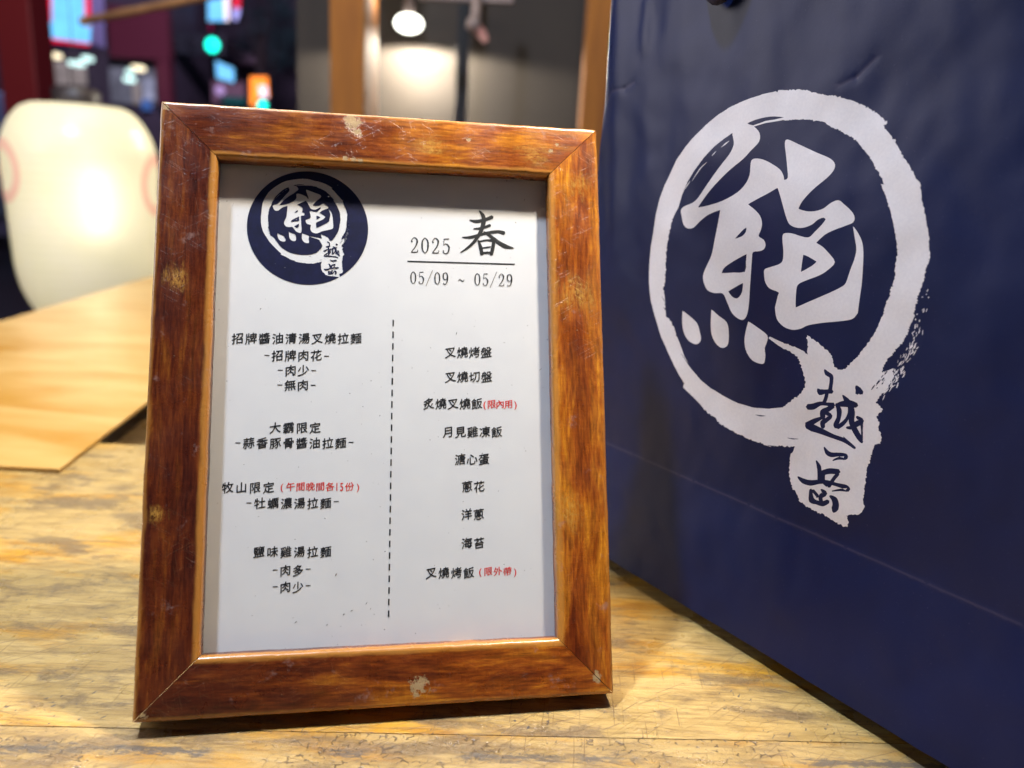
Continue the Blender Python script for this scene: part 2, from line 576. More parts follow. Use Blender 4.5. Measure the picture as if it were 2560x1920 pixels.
# ------------------------------------------------------------------ 2-D shapes
def smooth_closed(pts, n=3):
    out = []
    L = len(pts)
    for i in range(L):
        p0, p1, p2, p3 = (Vector(pts[(i + k) % L]) for k in (-1, 0, 1, 2))
        # keep sharp corners sharp
        for k in range(n):
            t = k / n
            a = (p1 - p0).normalized().dot((p2 - p1).normalized())
            b = (p2 - p1).normalized().dot((p3 - p2).normalized())
            m1 = (p2 - p0) * 0.5 * (1 if a > 0.1 else 0.15)
            m2 = (p3 - p1) * 0.5 * (1 if b > 0.1 else 0.15)
            t2, t3 = t * t, t * t * t
            out.append((2 * t3 - 3 * t2 + 1) * p1 + (t3 - 2 * t2 + t) * m1 + (-2 * t3 + 3 * t2) * p2 + (t3 - t2) * m2)
    return [tuple(v) for v in out]


def roughen(pts, rnd, amp, step=7, where=None):
    out = []
    L = len(pts)
    for i in range(L):
        a, b = Vector(pts[i]), Vector(pts[(i + 1) % L])
        n = max(1, int((b - a).length / step))
        d = (b - a)
        nn = Vector((-d.y, d.x)).normalized() if d.length > 0 else Vector((0, 0))
        for k in range(n):
            p = a + d * (k / n)
            s = amp if (where is None) else amp * where(p)
            if k: p = p + nn * rnd.gauss(0, s)
            out.append(tuple(p))
    return out


def brush(st):
    """closed outline of a stroke (x, y, width)"""
    P = [Vector(s[:2]) for s in st]
    l, r = [], []
    dense = []
    for i in range(len(P) - 1):
        p0, p1, p2, p3 = P[max(i - 1, 0)], P[i], P[i + 1], P[min(i + 2, len(P) - 1)]
        for k in range(4):
            t = k / 4
            m1, m2 = (p2 - p0) * .5, (p3 - p1) * .5
            q = (2 * t ** 3 - 3 * t * t + 1) * p1 + (t ** 3 - 2 * t * t + t) * m1 + (-2 * t ** 3 + 3 * t * t) * p2 + (t ** 3 - t * t) * m2
            dense.append((q, st[i][2] * (1 - t) + st[i + 1][2] * t))
    dense.append((P[-1], st[-1][2]))
    for i, (p, w) in enumerate(dense):
        a = dense[max(i - 1, 0)][0]
        b = dense[min(i + 1, len(dense) - 1)][0]
        d = b - a
        if d.length < 1e-9: d = Vector((1, 0))
        d.normalize()
        n = Vector((-d.y, d.x))
        e = 0.0
        l.append(p + n * w / 2)
        r.append(p - n * w / 2)
    # rounded tips
    a, w0 = dense[0]
    b, w1 = dense[-1]
    d0 = (dense[0][0] - dense[1][0]).normalized() * w0 * 0.35
    d1 = (dense[-1][0] - dense[-2][0]).normalized() * w1 * 0.35
    pts = [a + d0] + l + [b + d1] + r[::-1]
    return [tuple(p) for p in pts]


def inside(p, poly):
    x, y = p
    c = False
    j = len(poly) - 1
    for i in range(len(poly)):
        xi, yi = poly[i]
        xj, yj = poly[j]
        if (yi > y) != (yj > y) and x < (xj - xi) * (y - yi) / (yj - yi) + xi:
            c = not c
        j = i
    return c


class Poly:
    def __init__(s, pts):
        s.p = pts
        xs = [a[0] for a in pts]
        ys = [a[1] for a in pts]
        s.bb = (min(xs), max(xs), min(ys), max(ys))

    def has(s, q):
        b = s.bb
        return b[0] <= q[0] <= b[1] and b[2] <= q[1] <= b[3] and inside(q, s.p)


# ---- the brushed emblem, traced on the bag (enlargement grids A, B, C)
def A(p): return (1600 + .361664 * p[0], 200 + .361664 * p[1])
def B(p): return (1600 + .361664 * p[0], 750 + .361664 * p[1])
def C_(p): return (1980 + p[0] / 3.686, 900 + p[1] / 3.686)


rnd = random.Random(3)
OUT_A = [(1035, 75), (1130, 68), (1190, 78), (1215, 92), (1300, 108), (1400, 122), (1470, 140), (1530, 165), (1600, 200), (1660, 236), (1690, 262), (1738, 303), (1704, 318), (1722, 345),
         (1765, 400), (1815, 480), (1855, 550), (1890, 605), (1918, 650), (1940, 690), (1962, 712), (1970, 770), (1970, 830), (1988, 900), (2000, 960), (2012, 1040), (2022, 1090), (2017, 1150),
         (2026, 1200), (2022, 1250), (1997, 1300), (1985, 1380), (1960, 1450), (1935, 1530), (1910, 1610)]
OUT_B = [(1920, 110), (1885, 170), (1868, 230), (1830, 290), (1790, 335), (1745, 390), (1700, 445), (1690, 500), (1760, 470), (1770, 520), (1730, 600), (1690, 640), (1640, 705), (1690, 755), (1645, 800), (1665, 850), (1660, 890), (1677, 940),
         (1670, 992), (1630, 997), (1618, 1030), (1600, 1100), (1572, 1160), (1562, 1250), (1552, 1330), (1545, 1390), (1555, 1430), (1520, 1478), (1428, 1490), (1445, 1535), (1432, 1570),
         (1380, 1550), (1300, 1500), (1200, 1450), (1115, 1400), (1085, 1340), (1052, 1290), (1035, 1220), (1038, 1120), (1050, 1060), (1080, 1012), (980, 1008), (900, 1008), (850, 990), (800, 975),
         (700, 930), (620, 890), (540, 840), (530, 815), (470, 775), (430, 725), (380, 670), (308, 600), (318, 575), (280, 510), (240, 430), (200, 350), (160, 260), (130, 160), (105, 80), (85, 0)]
OUT_A2 = [(72, 1400), (71, 1330), (78, 1240), (88, 1150), (105, 1060), (125, 930), (150, 820), (185, 720), (225, 640), (270, 550), (330, 470), (400, 390), (480, 312), (560, 243), (640, 192),
          (720, 158), (800, 130), (860, 113), (880, 104), (960, 86)]
ring_out = roughen([A(p) for p in OUT_A] + [B(p) for p in OUT_B] + [A(p) for p in OUT_A2], rnd, 1.3, 3.2, lambda p: 1.0 if p.x > 1950 or p.y > 1010 else 0.12)
INN = [A(p) for p in [(660, 370), (600, 410), (540, 460), (470, 540), (400, 630), (350, 710), (310, 800), (285, 880), (258, 930), (235, 1000), (222, 1060), (205, 1130), (195, 1200), (190, 1300),
                      (186, 1400), (172, 1440), (185, 1520), (190, 1600)]] + \
      [B(p) for p in [(190, 110), (228, 145), (252, 190), (275, 260), (300, 330), (322, 390), (370, 470), (430, 550), (500, 610), (580, 660), (690, 712), (800, 742), (900, 750), (1000, 740),
                      (1060, 690), (1130, 645), (1158, 590), (1165, 560), (1140, 480), (1112, 390), (1050, 348), (980, 312), (914, 262), (922, 250), (960, 268), (1030, 300), (1100, 325),
                      (1150, 348), (1184, 377), (1184, 300), (1183, 240), (1230, 275), (1290, 318), (1340, 368), (1358, 420), (1362, 458), (1400, 478), (1440, 474), (1470, 440), (1510, 400),
                      (1550, 350), (1600, 290), (1640, 230), (1670, 170), (1700, 100), (1720, 30)]] + \
      [A(p) for p in [(1745, 1500), (1760, 1440), (1785, 1370), (1790, 1280), (1802, 1200), (1800, 1110), (1785, 1030), (1770, 960), (1750, 880), (1730, 820), (1705, 760), (1690, 722), (1714, 724),
                      (1680, 650), (1640, 590), (1600, 520), (1550, 460), (1500, 405), (1450, 378), (1400, 352), (1340, 322), (1290, 292), (1200, 277), (1110, 277), (1000, 285), (900, 302), (820, 326)]]
ring_in = roughen(INN, rnd, 1.1, 3.2, lambda p: 1.0 if p.x > 1960 or (p.x < 1700 and p.y > 540) else 0.1)
GL = [A(p) for p in [(770, 290), (820, 325), (860, 370), (857, 430), (800, 490), (740, 550), (650, 620), (570, 700), (500, 780), (440, 860), (428, 882), (500, 868), (600, 835), (700, 780), (760, 720), (790, 660),
                     (796, 600), (803, 560), (830, 546), (880, 552), (940, 580), (1000, 620), (1025, 660), (1032, 693), (1057, 678), (1050, 600), (1040, 520), (1032, 440), (1050, 415), (1120, 445),
                     (1250, 505), (1340, 545), (1375, 585), (1365, 630), (1320, 680), (1250, 740), (1190, 800), (1150, 850), (1130, 892), (1180, 908), (1240, 908), (1300, 890), (1350, 852),
                     (1402, 833), (1440, 860), (1490, 910), (1510, 950), (1500, 985), (1450, 1008), (1380, 1035), (1310, 1070), (1250, 1125), (1290, 1150), (1330, 1190), (1378, 1258),
                     (1330, 1312), (1270, 1350), (1180, 1385), (1130, 1410), (1115, 1450), (1108, 1570), (1200, 1530), (1340, 1470), (1420, 1430), (1452, 1400), (1480, 1320), (1510, 1240),
                     (1523, 1170), (1512, 1090), (1500, 1012), (1530, 1050), (1560, 1110), (1571, 1180), (1570, 1280), (1560, 1400), (1545, 1510), (1532, 1600)]] + \
     [B(p) for p in [(1525, 95), (1490, 130), (1400, 145), (1290, 155), (1190, 172), (1140, 195), (1080, 203), (1020, 180), (975, 130), (963, 60)]] + \
     [A(p) for p in [(965, 1560), (985, 1490), (990, 1465), (930, 1440), (900, 1400), (892, 1350), (895, 1310), (930, 1295), (990, 1275), (1020, 1248), (1026, 1180), (1020, 1100), (1030, 1062),
                     (1080, 1060), (1150, 1082), (1200, 1087), (1240, 1050), (1290, 1000), (1316, 965), (1300, 953), (1260, 968), (1220, 1000), (1160, 1022), (1110, 1020), (1070, 1000),
                     (1050, 960), (1030, 890), (1010, 820), (985, 748), (900, 795), (780, 860), (830, 900), (865, 940), (879, 990), (870, 1040), (855, 1080), (890, 1105), (903, 1140), (890, 1170), (860, 1183), (815, 1190),
                     (806, 1240), (797, 1350), (787, 1450), (779, 1550)]] + \
     [B(p) for p in [(766, 100), (740, 135), (700, 122), (660, 82), (630, 15)]] + \
     [A(p) for p in [(600, 1475), (540, 1472), (490, 1452), (465, 1405), (458, 1350), (480, 1290), (520, 1200), (545, 1080), (565, 980), (580, 900), (500, 930), (440, 975), (395, 1020),
                     (355, 1026), (325, 1000), (310, 940), (305, 900), (330, 875), (390, 850), (430, 812), (500, 712), (570, 610), (640, 520), (668, 470), (675, 430), (662, 360), (700, 300)]]
glyph = smooth_closed(GL, 3)
holes = [smooth_closed([A(p) for p in h], 2) for h in (
    [(690, 1098), (720, 1065), (750, 1035), (771, 1020), (768, 1050), (742, 1080)],
    [(590, 1335), (605, 1302), (640, 1275), (700, 1240), (771, 1203), (765, 1260), (757, 1325), (680, 1330)],
    [(640, 1460), (690, 1430), (743, 1402), (735, 1460), (712, 1500), (688, 1508), (662, 1492)],
    [(1163, 1208), (1200, 1222), (1252, 1255), (1220, 1285), (1146, 1326)])]
holes.append(smooth_closed([A(p) for p in [(775, 303), (830, 280), (900, 262), (960, 256), (1025, 262), (960, 278), (900, 288), (815, 318)]], 2))
dots = [smooth_closed([B(p) for p in d], 3) for d in (
    [(312, 74), (360, 110), (412, 160), (430, 220), (438, 270), (422, 297), (395, 303), (350, 280), (320, 230), (308, 160)],
    [(516, 65), (570, 108), (625, 152), (637, 220), (631, 300), (602, 328), (565, 320), (530, 280), (510, 210)],
    [(775, 147), (840, 190), (905, 242), (900, 290), (885, 330), (888, 380), (880, 430), (855, 438), (800, 415), (762, 360), (748, 290), (755, 220)])]
streaks = [brush([(*A(p), w) for p, w in s]) for s in (
    [((585, 468), .5), ((612, 445), 3), ((640, 423), .5)], [((522, 528), .5), ((538, 510), 2), ((552, 492), .5)],
    [((385, 700), .5), ((440, 620), 2.4), ((492, 570), .5)], [((330, 760), .5), ((350, 730), 2.4), ((372, 700), .5)])]
CH = [
    [(330, 85, 10), (350, 118, 30), (388, 145, 28), (392, 185, 25), (385, 235, 25), (375, 290, 28)],
    [(262, 262, 10), (285, 290, 44), (330, 287, 28), (395, 285, 30)],
    [(348, 300, 24), (335, 350, 24), (312, 400, 25)],
    [(165, 428, 38), (215, 425, 42), (280, 398, 28), (340, 402, 22), (402, 412, 34)],
    [(400, 420, 28), (350, 452, 34), (306, 478, 42), (302, 535, 30)],
    [(330, 480, 25), (372, 512, 28), (338, 548, 28), (300, 575, 36), (302, 618, 28)],
    [(290, 530, 18), (220, 560, 34), (150, 598, 40)],
    [(145, 608, 28), (200, 622, 50), (300, 660, 38), (400, 702, 28), (500, 742, 28), (592, 810, 16)],
    [(485, 705, 4), (545, 765, 12)],
    [(430, 402, 20), (452, 460, 34), (446, 530, 28), (422, 590, 34), (430, 612, 34)],
    [(430, 412, 20), (480, 402, 38), (550, 400, 50), (612, 415, 32)],
    [(490, 320, 8), (520, 362, 34), (545, 400, 44)],
    [(432, 618, 28), (480, 585, 28), (520, 540, 22), (548, 480, 26), (550, 410, 28)],
    [(552, 400, 38), (570, 480, 38), (562, 560, 38), (590, 640, 38), (630, 712, 36), (656, 758, 16)],
    [(610, 520, 15), (650, 558, 38), (600, 592, 38), (560, 620, 28), (515, 620, 14)],
    [(652, 560, 26), (655, 640, 13), (655, 755, 13)],
    [(612, 236, 14), (630, 268, 38), (660, 302, 30)],
    [(618, 250, 14), (622, 305, 26)],
    [(310, 800, 8), (340, 850, 30), (380, 870, 32), (440, 868, 26), (500, 880, 32), (502, 900, 26), (440, 903, 18), (390, 922, 7)],
    [(235, 925, 8), (260, 980, 30), (265, 1040, 28), (262, 1120, 24)],
    [(285, 1040, 34), (360, 1020, 38), (442, 1027, 36)],
    [(436, 1045, 24), (398, 1090, 24), (350, 1162, 26)],
    [(302, 1048, 24), (300, 1110, 28), (340, 1150, 28)],
    [(60, 1075, 10), (110, 1112, 34), (180, 1130, 38), (260, 1120, 28), (340, 1122, 26), (420, 1145, 24), (500, 1170, 34), (520, 1195, 26), (450, 1195, 16), (380, 1205, 7)],
    [(182, 1192, 20), (180, 1240, 28), (188, 1290, 42), (230, 1310, 28), (290, 1322, 36), (342, 1300, 28)],
    [(200, 1200, 22), (240, 1248, 22), (232, 1262, 10)],
    [(278, 1190, 10), (310, 1225, 38), (270, 1262, 30), (285, 1330, 22)],
    [(360, 1250, 14), (398, 1282, 38), (410, 1330, 42), (402, 1368, 46), (390, 1398, 20)],
]
char_strokes = [brush([(*C_(p[:2]), p[2] / 3.686 * 1.4) for p in s]) for s in CH]
specks, gaps = [], []
band = [A((2032, 1440)), A((2000, 1580)), B((1970, 130)), B((1925, 300)), B((1850, 430)), B((1790, 540)), B((1720, 640))]
for k in range(95):
    i = min(int(abs(rnd.gauss(4.0, 1.6))), len(band) - 2)
    t = rnd.random()
    a, b = Vector(band[i]), Vector(band[i + 1])
    p = a.lerp(b, t) + Vector((rnd.gauss(-5, 8), rnd.gauss(0, 7)))
    L, w_ = rnd.uniform(2, 8) * (0.6 if i < 2 else 1), rnd.uniform(1.2, 3.6)
    d = (b - a).normalized()
    d = Vector((d.x + rnd.gauss(0, .3), d.y + rnd.gauss(0, .3))).normalized()
    specks.append(brush([(*(p - d * L), w_ * .5), (*p, w_), (*(p + d * L), w_ * .4)]))
for k in range(26):
    t = rnd.random() ** 0.8
    a, b = Vector(B((1890, 260))), Vector(B((1640, 600)))
    p = a.lerp(b, t) + Vector((rnd.gauss(0, 5), rnd.gauss(0, 5)))
    L, w_ = rnd.uniform(2, 8), rnd.uniform(1.4, 4.0)
    d = (b - a).normalized()
    gaps.append(brush([(*(p - d * L), w_ * .5), (*p, w_), (*(p + d * L), w_ * .4)]))
for s in ([(880, 712, 4), (960, 705, 10), (1060, 690, 6)],):
    pass
for (x, y, l, w_) in ((845, 795, 35, 9), (1065, 955, 38, 8), (920, 1005, 30, 6), (470, 790, 30, 7), (350, 440, 50, 5), (200, 30, 40, 6), (205, 90, 30, 7)):
    q0 = B((x - l, y - l * (1.4 if x < 400 else 0.1)))
    q1 = B((x + l, y + l * (1.4 if x < 400 else 0.1)))
    qm = ((q0[0] + q1[0]) / 2, (q0[1] + q1[1]) / 2 + 1)
    gaps.append(brush([(*q0, .6), (*qm, w_ * .36), (*q1, .5)]))


def logo_polys(f):
    T = lambda pts: Poly([f(p) for p in pts])
    white = [T(glyph)] + [T(d) for d in dots] + [T(s) for s in streaks]
    sp = [T(s) for s in specks]
    ro, ri = T(ring_out), T(ring_in)
    dark = [T(h) for h in holes]
    chars = [T(c) for c in char_strokes]
    gp = [T(g) for g in gaps]

    def is_white(p):
        if any(c.has(p) for c in chars): return False
        if any(c.has(p) for c in gp): return False
        if any(c.has(p) for c in dark): return any(s.has(p) for s in white[4:])
        if any(w_.has(p) for w_ in white): return True
        if ro.has(p): return not ri.has(p)
        return any(s.has(p) for s in sp)
    return [ro, ri] + white + sp + dark + chars + gp, is_white


def cut(boundary, polys, extra, eps=1e-6):
    vs, es = [], []

    def loop(pts):
        s = len(vs)
        vs.extend(Vector(p) for p in pts)
        n = len(pts)
        es.extend((s + i, s + (i + 1) % n) for i in range(n))
    for p in polys: loop(p.p)
    loop(boundary)
    vs.extend(Vector(p) for p in extra)
    v, e, f, _, _, _ = delaunay_2d_cdt(vs, es, [], 0, eps)
    return v, f


# ------------------------------------------------------------------ menu frame
frame = thing('picture_frame', 'worn brown wooden picture frame standing on the table and holding the paper menu', 'picture frame', F_O, F_M)


def rail(name, L, place):
    """mitred rail; local: x along, y across (0 outer edge .. RM inner), z front"""
    RW = RM + EX
    prof = [(0.0004, -TH), (0.0, -TH + .001)]
    r = 0.0018
    for k in range(6):
        a = math.pi / 2 * k / 5
        prof.append((r - r * math.cos(a), -r + r * math.sin(a)))
    r2 = 0.0019
    prof += [(0.008, 0.0), (0.015, 0.0)]
    for k in range(6):
        a = math.pi / 2 * k / 5
        prof.append((RW - r2 + r2 * math.sin(a), -r2 + r2 * math.cos(a)))
    prof += [(RW, -.0045), (RW, GLASS - .001), (RW - .004, GLASS - .001), (RW - .004, -TH), ]
    bm = bmesh.new()
    uvl = bm.loops.layers.uv.new('uv')
    n = 40
    gap = 0.00016
    acc = [0]
    for i in range(1, len(prof)):
        acc.append(acc[-1] + math.hypot(prof[i][0] - prof[i - 1][0], prof[i][1] - prof[i - 1][1]))
    vcoord = []
    for i, (y, z) in enumerate(prof):
        vcoord.append(y if z > -.0022 else (y + (0.0022 - 0.0019) if y < .01 else RW + max(0, -z - .0019)))
    rings = []
    rr = random.Random(int(L * 1e4) + int(place[2] * 10))
    wob = [rr.gauss(0, .00007) for _ in range(n + 1)]
    for k in range(n + 1):
        t = k / n
        ring = []
        for (y, z) in prof:
            lo = y + gap
            hi = L - y - gap
            x = lo + (hi - lo) * t
            ring.append((bm.verts.new((x, y + wob[k] * (1 if y < .01 else -1), z)), x))
        rings.append(ring)
    for k in range(n):
        for i in range(len(prof) - 1):
            q = (rings[k][i], rings[k + 1][i], rings[k + 1][i + 1], rings[k][i + 1])
            f = bm.faces.new([v for v, _ in q])
            f.smooth = True
            vi = (i, i, i + 1, i + 1)
            for lp, (_, x), j in zip(f.loops, q, vi):
                lp[uvl].uv = (x + place[2], vcoord[j])
    for e in (rings[0], rings[-1]):
        f = bm.faces.new([bm.verts.new(v.co) for v, _ in e])
        for lp, j in zip(f.loops, range(len(prof))): lp[uvl].uv = (0, 0.005)
    bmesh.ops.recalc_face_normals(bm, faces=bm.faces)
    rot = Matrix.Rotation(place[1], 4, 'Z')
    bm.transform(Matrix.Translation((*place[0], 0)) @ rot)
    o = bmobj(name, bm, M['frame'], frame)
    return o


rail('rail', FW + 2 * EX, ((-FW / 2 - EX, -EX), 0, 0.0))
rail('rail', FH + 2 * EX, ((FW / 2 + EX, -EX), math.pi / 2, 0.7))
rail('rail', FW + 2 * EX, ((FW / 2 + EX, FH + EX), math.pi, 1.4))
rail('rail', FH + 2 * EX, ((-FW / 2 - EX, FH + EX), -math.pi / 2, 2.3))
IW, IH = FW - 2 * RM, FH - 2 * RM
box('glass_pane', (0, FH / 2, GLASS - .0008), (IW + .006, IH + .006, .0012), M['glass'], frame)
box('backing_board', (0, FH / 2, -.0130), (IW + .006, IH + .006, .0075), M['board'], frame)
# easel leg behind, its foot on the table
leg_top = Vector((0, 0.17, -.018))
z_w = F_O.z
foot = None
for k in range(400):
    p = Vector((0, 0.17 - k * .0005, -.018 - k * .00035))
    if (F_M @ p + F_O).z <= 0.001:
        foot = p
        break
bm = bmesh.new()
d = (foot - leg_top)
Lg = d.length
Mx = Matrix.Translation((leg_top + foot) / 2) @ d.to_track_quat('Y', 'Z').to_matrix().to_4x4()
add_box(bm, None, (.045, Lg, .003), M=Mx)
bmobj('easel_leg', bm, M['board'], frame)

# the menu sheet
pw, ph = IW + .004, IH + .004
sheet = obj('menu_sheet', [(-pw / 2, FH / 2 - ph / 2, PAPER), (pw / 2, FH / 2 - ph / 2, PAPER), (pw / 2, FH / 2 + ph / 2, PAPER), (-pw / 2, FH / 2 + ph / 2, PAPER),
                            (-pw / 2, FH / 2 - ph / 2, PAPER - .0003), (pw / 2, FH / 2 - ph / 2, PAPER - .0003), (pw / 2, FH / 2 + ph / 2, PAPER - .0003), (-pw / 2, FH / 2 + ph / 2, PAPER - .0003)],
            [(0, 1, 2, 3), (7, 6, 5, 4), (0, 4, 5, 1), (1, 5, 6, 2), (2, 6, 7, 3), (3, 7, 4, 0)], M['paper'], frame)
INKZ = PAPER + .00012


def P(x, y):
    return Vector(on_frame(x * D, y * D))


def text_mesh(s, shear=0.0):
    c = bpy.data.curves.new('t', 'FONT')
    c.body = s
    c.resolution_u = 3
    c.offset = 0.0
    o = bpy.data.objects.new('t', c)
    COL.objects.link(o)
    dg = bpy.context.evaluated_depsgraph_get()
    me = bpy.data.meshes.new_from_object(o.evaluated_get(dg))
    vs = [v.co.copy() for v in me.vertices]
    fs = [tuple(p.vertices) for p in me.polygons]
    bpy.data.objects.remove(o)
    bpy.data.curves.remove(c)
    bpy.data.meshes.remove(me)
    return vs, fs


WEIGHT = ((-.013, 0), (.013, .004), (0, -.012), (0, .012))


def text_line(s, x0, x1, yc, hch, mat, name='menu_text', sep=1.0, dashes=False):
    """glyphs set one by one between x0 and x1 (centre line yc), height hch, all in the reading grid"""
    a, b = P(x0, yc), P(x1, yc)
    n = len(s)
    wtot = (b - a).x
    hh = abs(P(x0, yc - hch / 2).y - P(x0, yc + hch / 2).y)
    V, F = [], []
    slots = [0.62 if ch in '-()' or ch.isdigit() else 1.0 for ch in s]
    if s.startswith('(') and len(s) > 6: slots = [0.75 if ch in '()' else (0.5 if ch.isdigit() else 1.0) for ch in s]
    unit = wtot / sum(slots)
    x = a.x
    for ch, sl in zip(s, slots):
        w_ = unit * sl
        cx_ = x + w_ / 2
        x += w_
        if ch == ' ': continue
        vs, fs = text_mesh(ch)
        if ch == '-':
            o0 = len(V)
            lw, lh = w_ * 0.62, hh * 0.035
            for dx, dy in ((-lw / 2, -lh), (lw / 2, -lh), (lw / 2, lh), (-lw / 2, lh)): V.append((cx_ + dx, a.y + dy + hh * .02, INKZ))
            F.append((o0, o0 + 1, o0 + 2, o0 + 3))
            continue
        if ch.isdigit():
            g0, g1, c0, c1 = 0.0, 0.62, 0.0, 0.73
            sx = w_ * 0.95 / 0.62
            sy = hh * 0.92 / 0.73
            mx, my = 0.31, 0.365
        else:
            mx, my = 0.5 if ch not in '()' else 0.18, 0.383
            sx = sy = hh / 1.0
            if ch in '()': mx = (min(v.x for v in vs) + max(v.x for v in vs)) / 2
        # stamped a few times with tiny shifts: gives the brush-like weight of the print
        for q_, (ox, oy) in enumerate(WEIGHT if mat is M['ink'] else WEIGHT[:2]):
            o0 = len(V)
            for v in vs:
                X_, Y_ = (v.x - mx) * sx, (v.y - my) * sy
                if ch not in '()' and not ch.isdigit(): Y_ += X_ * 0.085 + 0.03 * hh * math.sin(X_ / hh * 3.0)
                V.append((cx_ + X_ + ox * hh, a.y + Y_ + oy * hh + (b.y - a.y) * ((cx_ - a.x) / wtot), INKZ + q_ * 0.000004))
            F += [tuple(i + o0 for i in f) for f in fs]
    return obj(name, V, F, mat, sheet)


T_ = [("招牌醬油清湯叉燒拉麵", 499, 783, 731, 25), ("-招牌肉花-", 568, 714, 768, 25), ("-肉少-", 597, 686, 800, 25), ("-無肉-", 596, 685, 832, 25),
      ("大霸限定", 580, 695, 924, 25), ("-蒜香豚骨醬油拉麵-", 505, 767, 957, 25), ("牧山限定", 477, 595, 1053, 25), ("-牡蠣濃湯拉麵-", 529, 735, 1087, 25),
      ("鹽味雞湯拉麵", 545, 718, 1192, 25), ("-肉多-", 586, 674, 1232, 25), ("-肉少-", 586, 674, 1268, 25),
      ("叉燒烤盤", 960, 1063, 761, 25), ("叉燒切盤", 960, 1064, 814, 25), ("炙燒叉燒飯", 913, 1043, 872, 25), ("月見雞凍飯", 955, 1086, 933, 25), ("溏心蛋", 981, 1058, 992, 25),
      ("蔥花", 996, 1048, 1051, 25), ("洋蔥", 995, 1047, 1111, 25), ("海苔", 995, 1048, 1173, 25), ("叉燒烤飯", 918, 1026, 1237, 25)]
for a_ in T_: text_line(*a_, M['ink'])
for a_ in [("(午間晚間各15份)", 601, 781, 1051, 20), ("(限內用)", 1041, 1119, 873, 20), ("(限外帶)", 1031, 1119, 1234, 20)]:
    text_line(*a_, M['red_ink'], 'red_menu_text')

# dashed centre line and heading rule
V, F = [], []
for k in range(26):
    y0 = 691 + k * 25.1
    a, b = P(849.5 - 10 * (y0 - 691) / 635, y0), P(849.5 - 10 * (y0 + 14 - 691) / 635, y0 + 14)
    o0 = len(V)
    V += [(a.x - .0003, a.y, INKZ), (b.x - .0003, b.y, INKZ), (b.x + .0003, b.y, INKZ), (a.x + .0003, a.y, INKZ)]
    F.append((o0, o0 + 1, o0 + 2, o0 + 3))
obj('dashed_line', V, F, M['ink'], sheet)
a, b = P(880, 564.5), P(1112, 571)
obj('heading_rule', [(a.x, a.y - .0003, INKZ), (b.x, b.y - .0003, INKZ), (b.x, b.y + .0003, INKZ), (a.x, a.y + .0003, INKZ)], [(0, 1, 2, 3)], M['ink'], sheet)

DIG = {
    '0': [[(.5, .02, .07), (.2, .2, .14), (.13, .5, .19), (.2, .8, .14), (.5, .98, .07), (.8, .8, .14), (.87, .5, .19), (.8, .2, .14), (.5, .02, .07)]],
    '2': [[(.20, .30, .18), (.14, .20, .10), (.45, .02, .07), (.78, .14, .15), (.82, .32, .19), (.62, .6, .13), (.12, .93, .06)], [(.10, .95, .09), (.80, .95, .10), (.90, .80, .05)]],
    '5': [[(.84, .05, .10), (.26, .05, .08)], [(.26, .05, .06), (.20, .45, .06)], [(.20, .45, .05), (.52, .36, .08), (.82, .52, .17), (.85, .70, .18), (.70, .92, .12), (.42, .98, .07), (.18, .90, .10), (.18, .80, .15)]],
    '9': [[(.50, .03, .07), (.22, .14, .15), (.16, .33, .18), (.26, .53, .14), (.50, .60, .07), (.74, .50, .10), (.84, .33, .16)], [(.50, .03, .07), (.76, .13, .15), (.86, .38, .19), (.80, .68, .17), (.60, .92, .10), (.36, .98, .08), (.20, .90, .14)]],
    '/': [[(-.02, 1.12, .07), (1.02, -.12, .07)]],
    '~': [[(.05, .66, .07), (.25, .54, .11), (.5, .62, .1), (.75, .70, .11), (.95, .58, .07)]],
}


def strips(strokes, f, name, mat, parent):
    V, F = [], []
    dz = 0
    for st in strokes:
        pl = brush(st)
        n = (len(pl) - 2) // 2
        l = pl[1:1 + n]
        r = pl[2 + n:][::-1]
        o0 = len(V)
        for q in [pl[0]] + l + [pl[1 + n]] + r:
            x, y = f(q)
            V.append((x, y, INKZ + dz))
        dz += 0.000004
        for i in range(n - 1):
            F.append((o0 + 1 + i, o0 + 2 + i, o0 + 2 + n + i + 1, o0 + 2 + n + i))
        F.append((o0, o0 + 1, o0 + 2 + n))
        F.append((o0 + n, o0 + 1 + n, o0 + 1 + 2 * n))
    return obj(name, V, F, mat, parent)


def digits(s, x0, x1, ytop0, ytop1, hgt, cell):
    st = []
    n = len(s)
    for i, ch in enumerate(s):
        if ch == ' ': continue
        t = (i + .5) / n
        cx_ = x0 + (x1 - x0) * t
        y0 = ytop0 + (ytop1 - ytop0) * t
        w_ = cell
        for k in DIG[ch]:
            st.append([(cx_ + (x - .5) * w_, y0 + y * hgt, wd * w_ * 1.15) for x, y, wd in k])
    return st


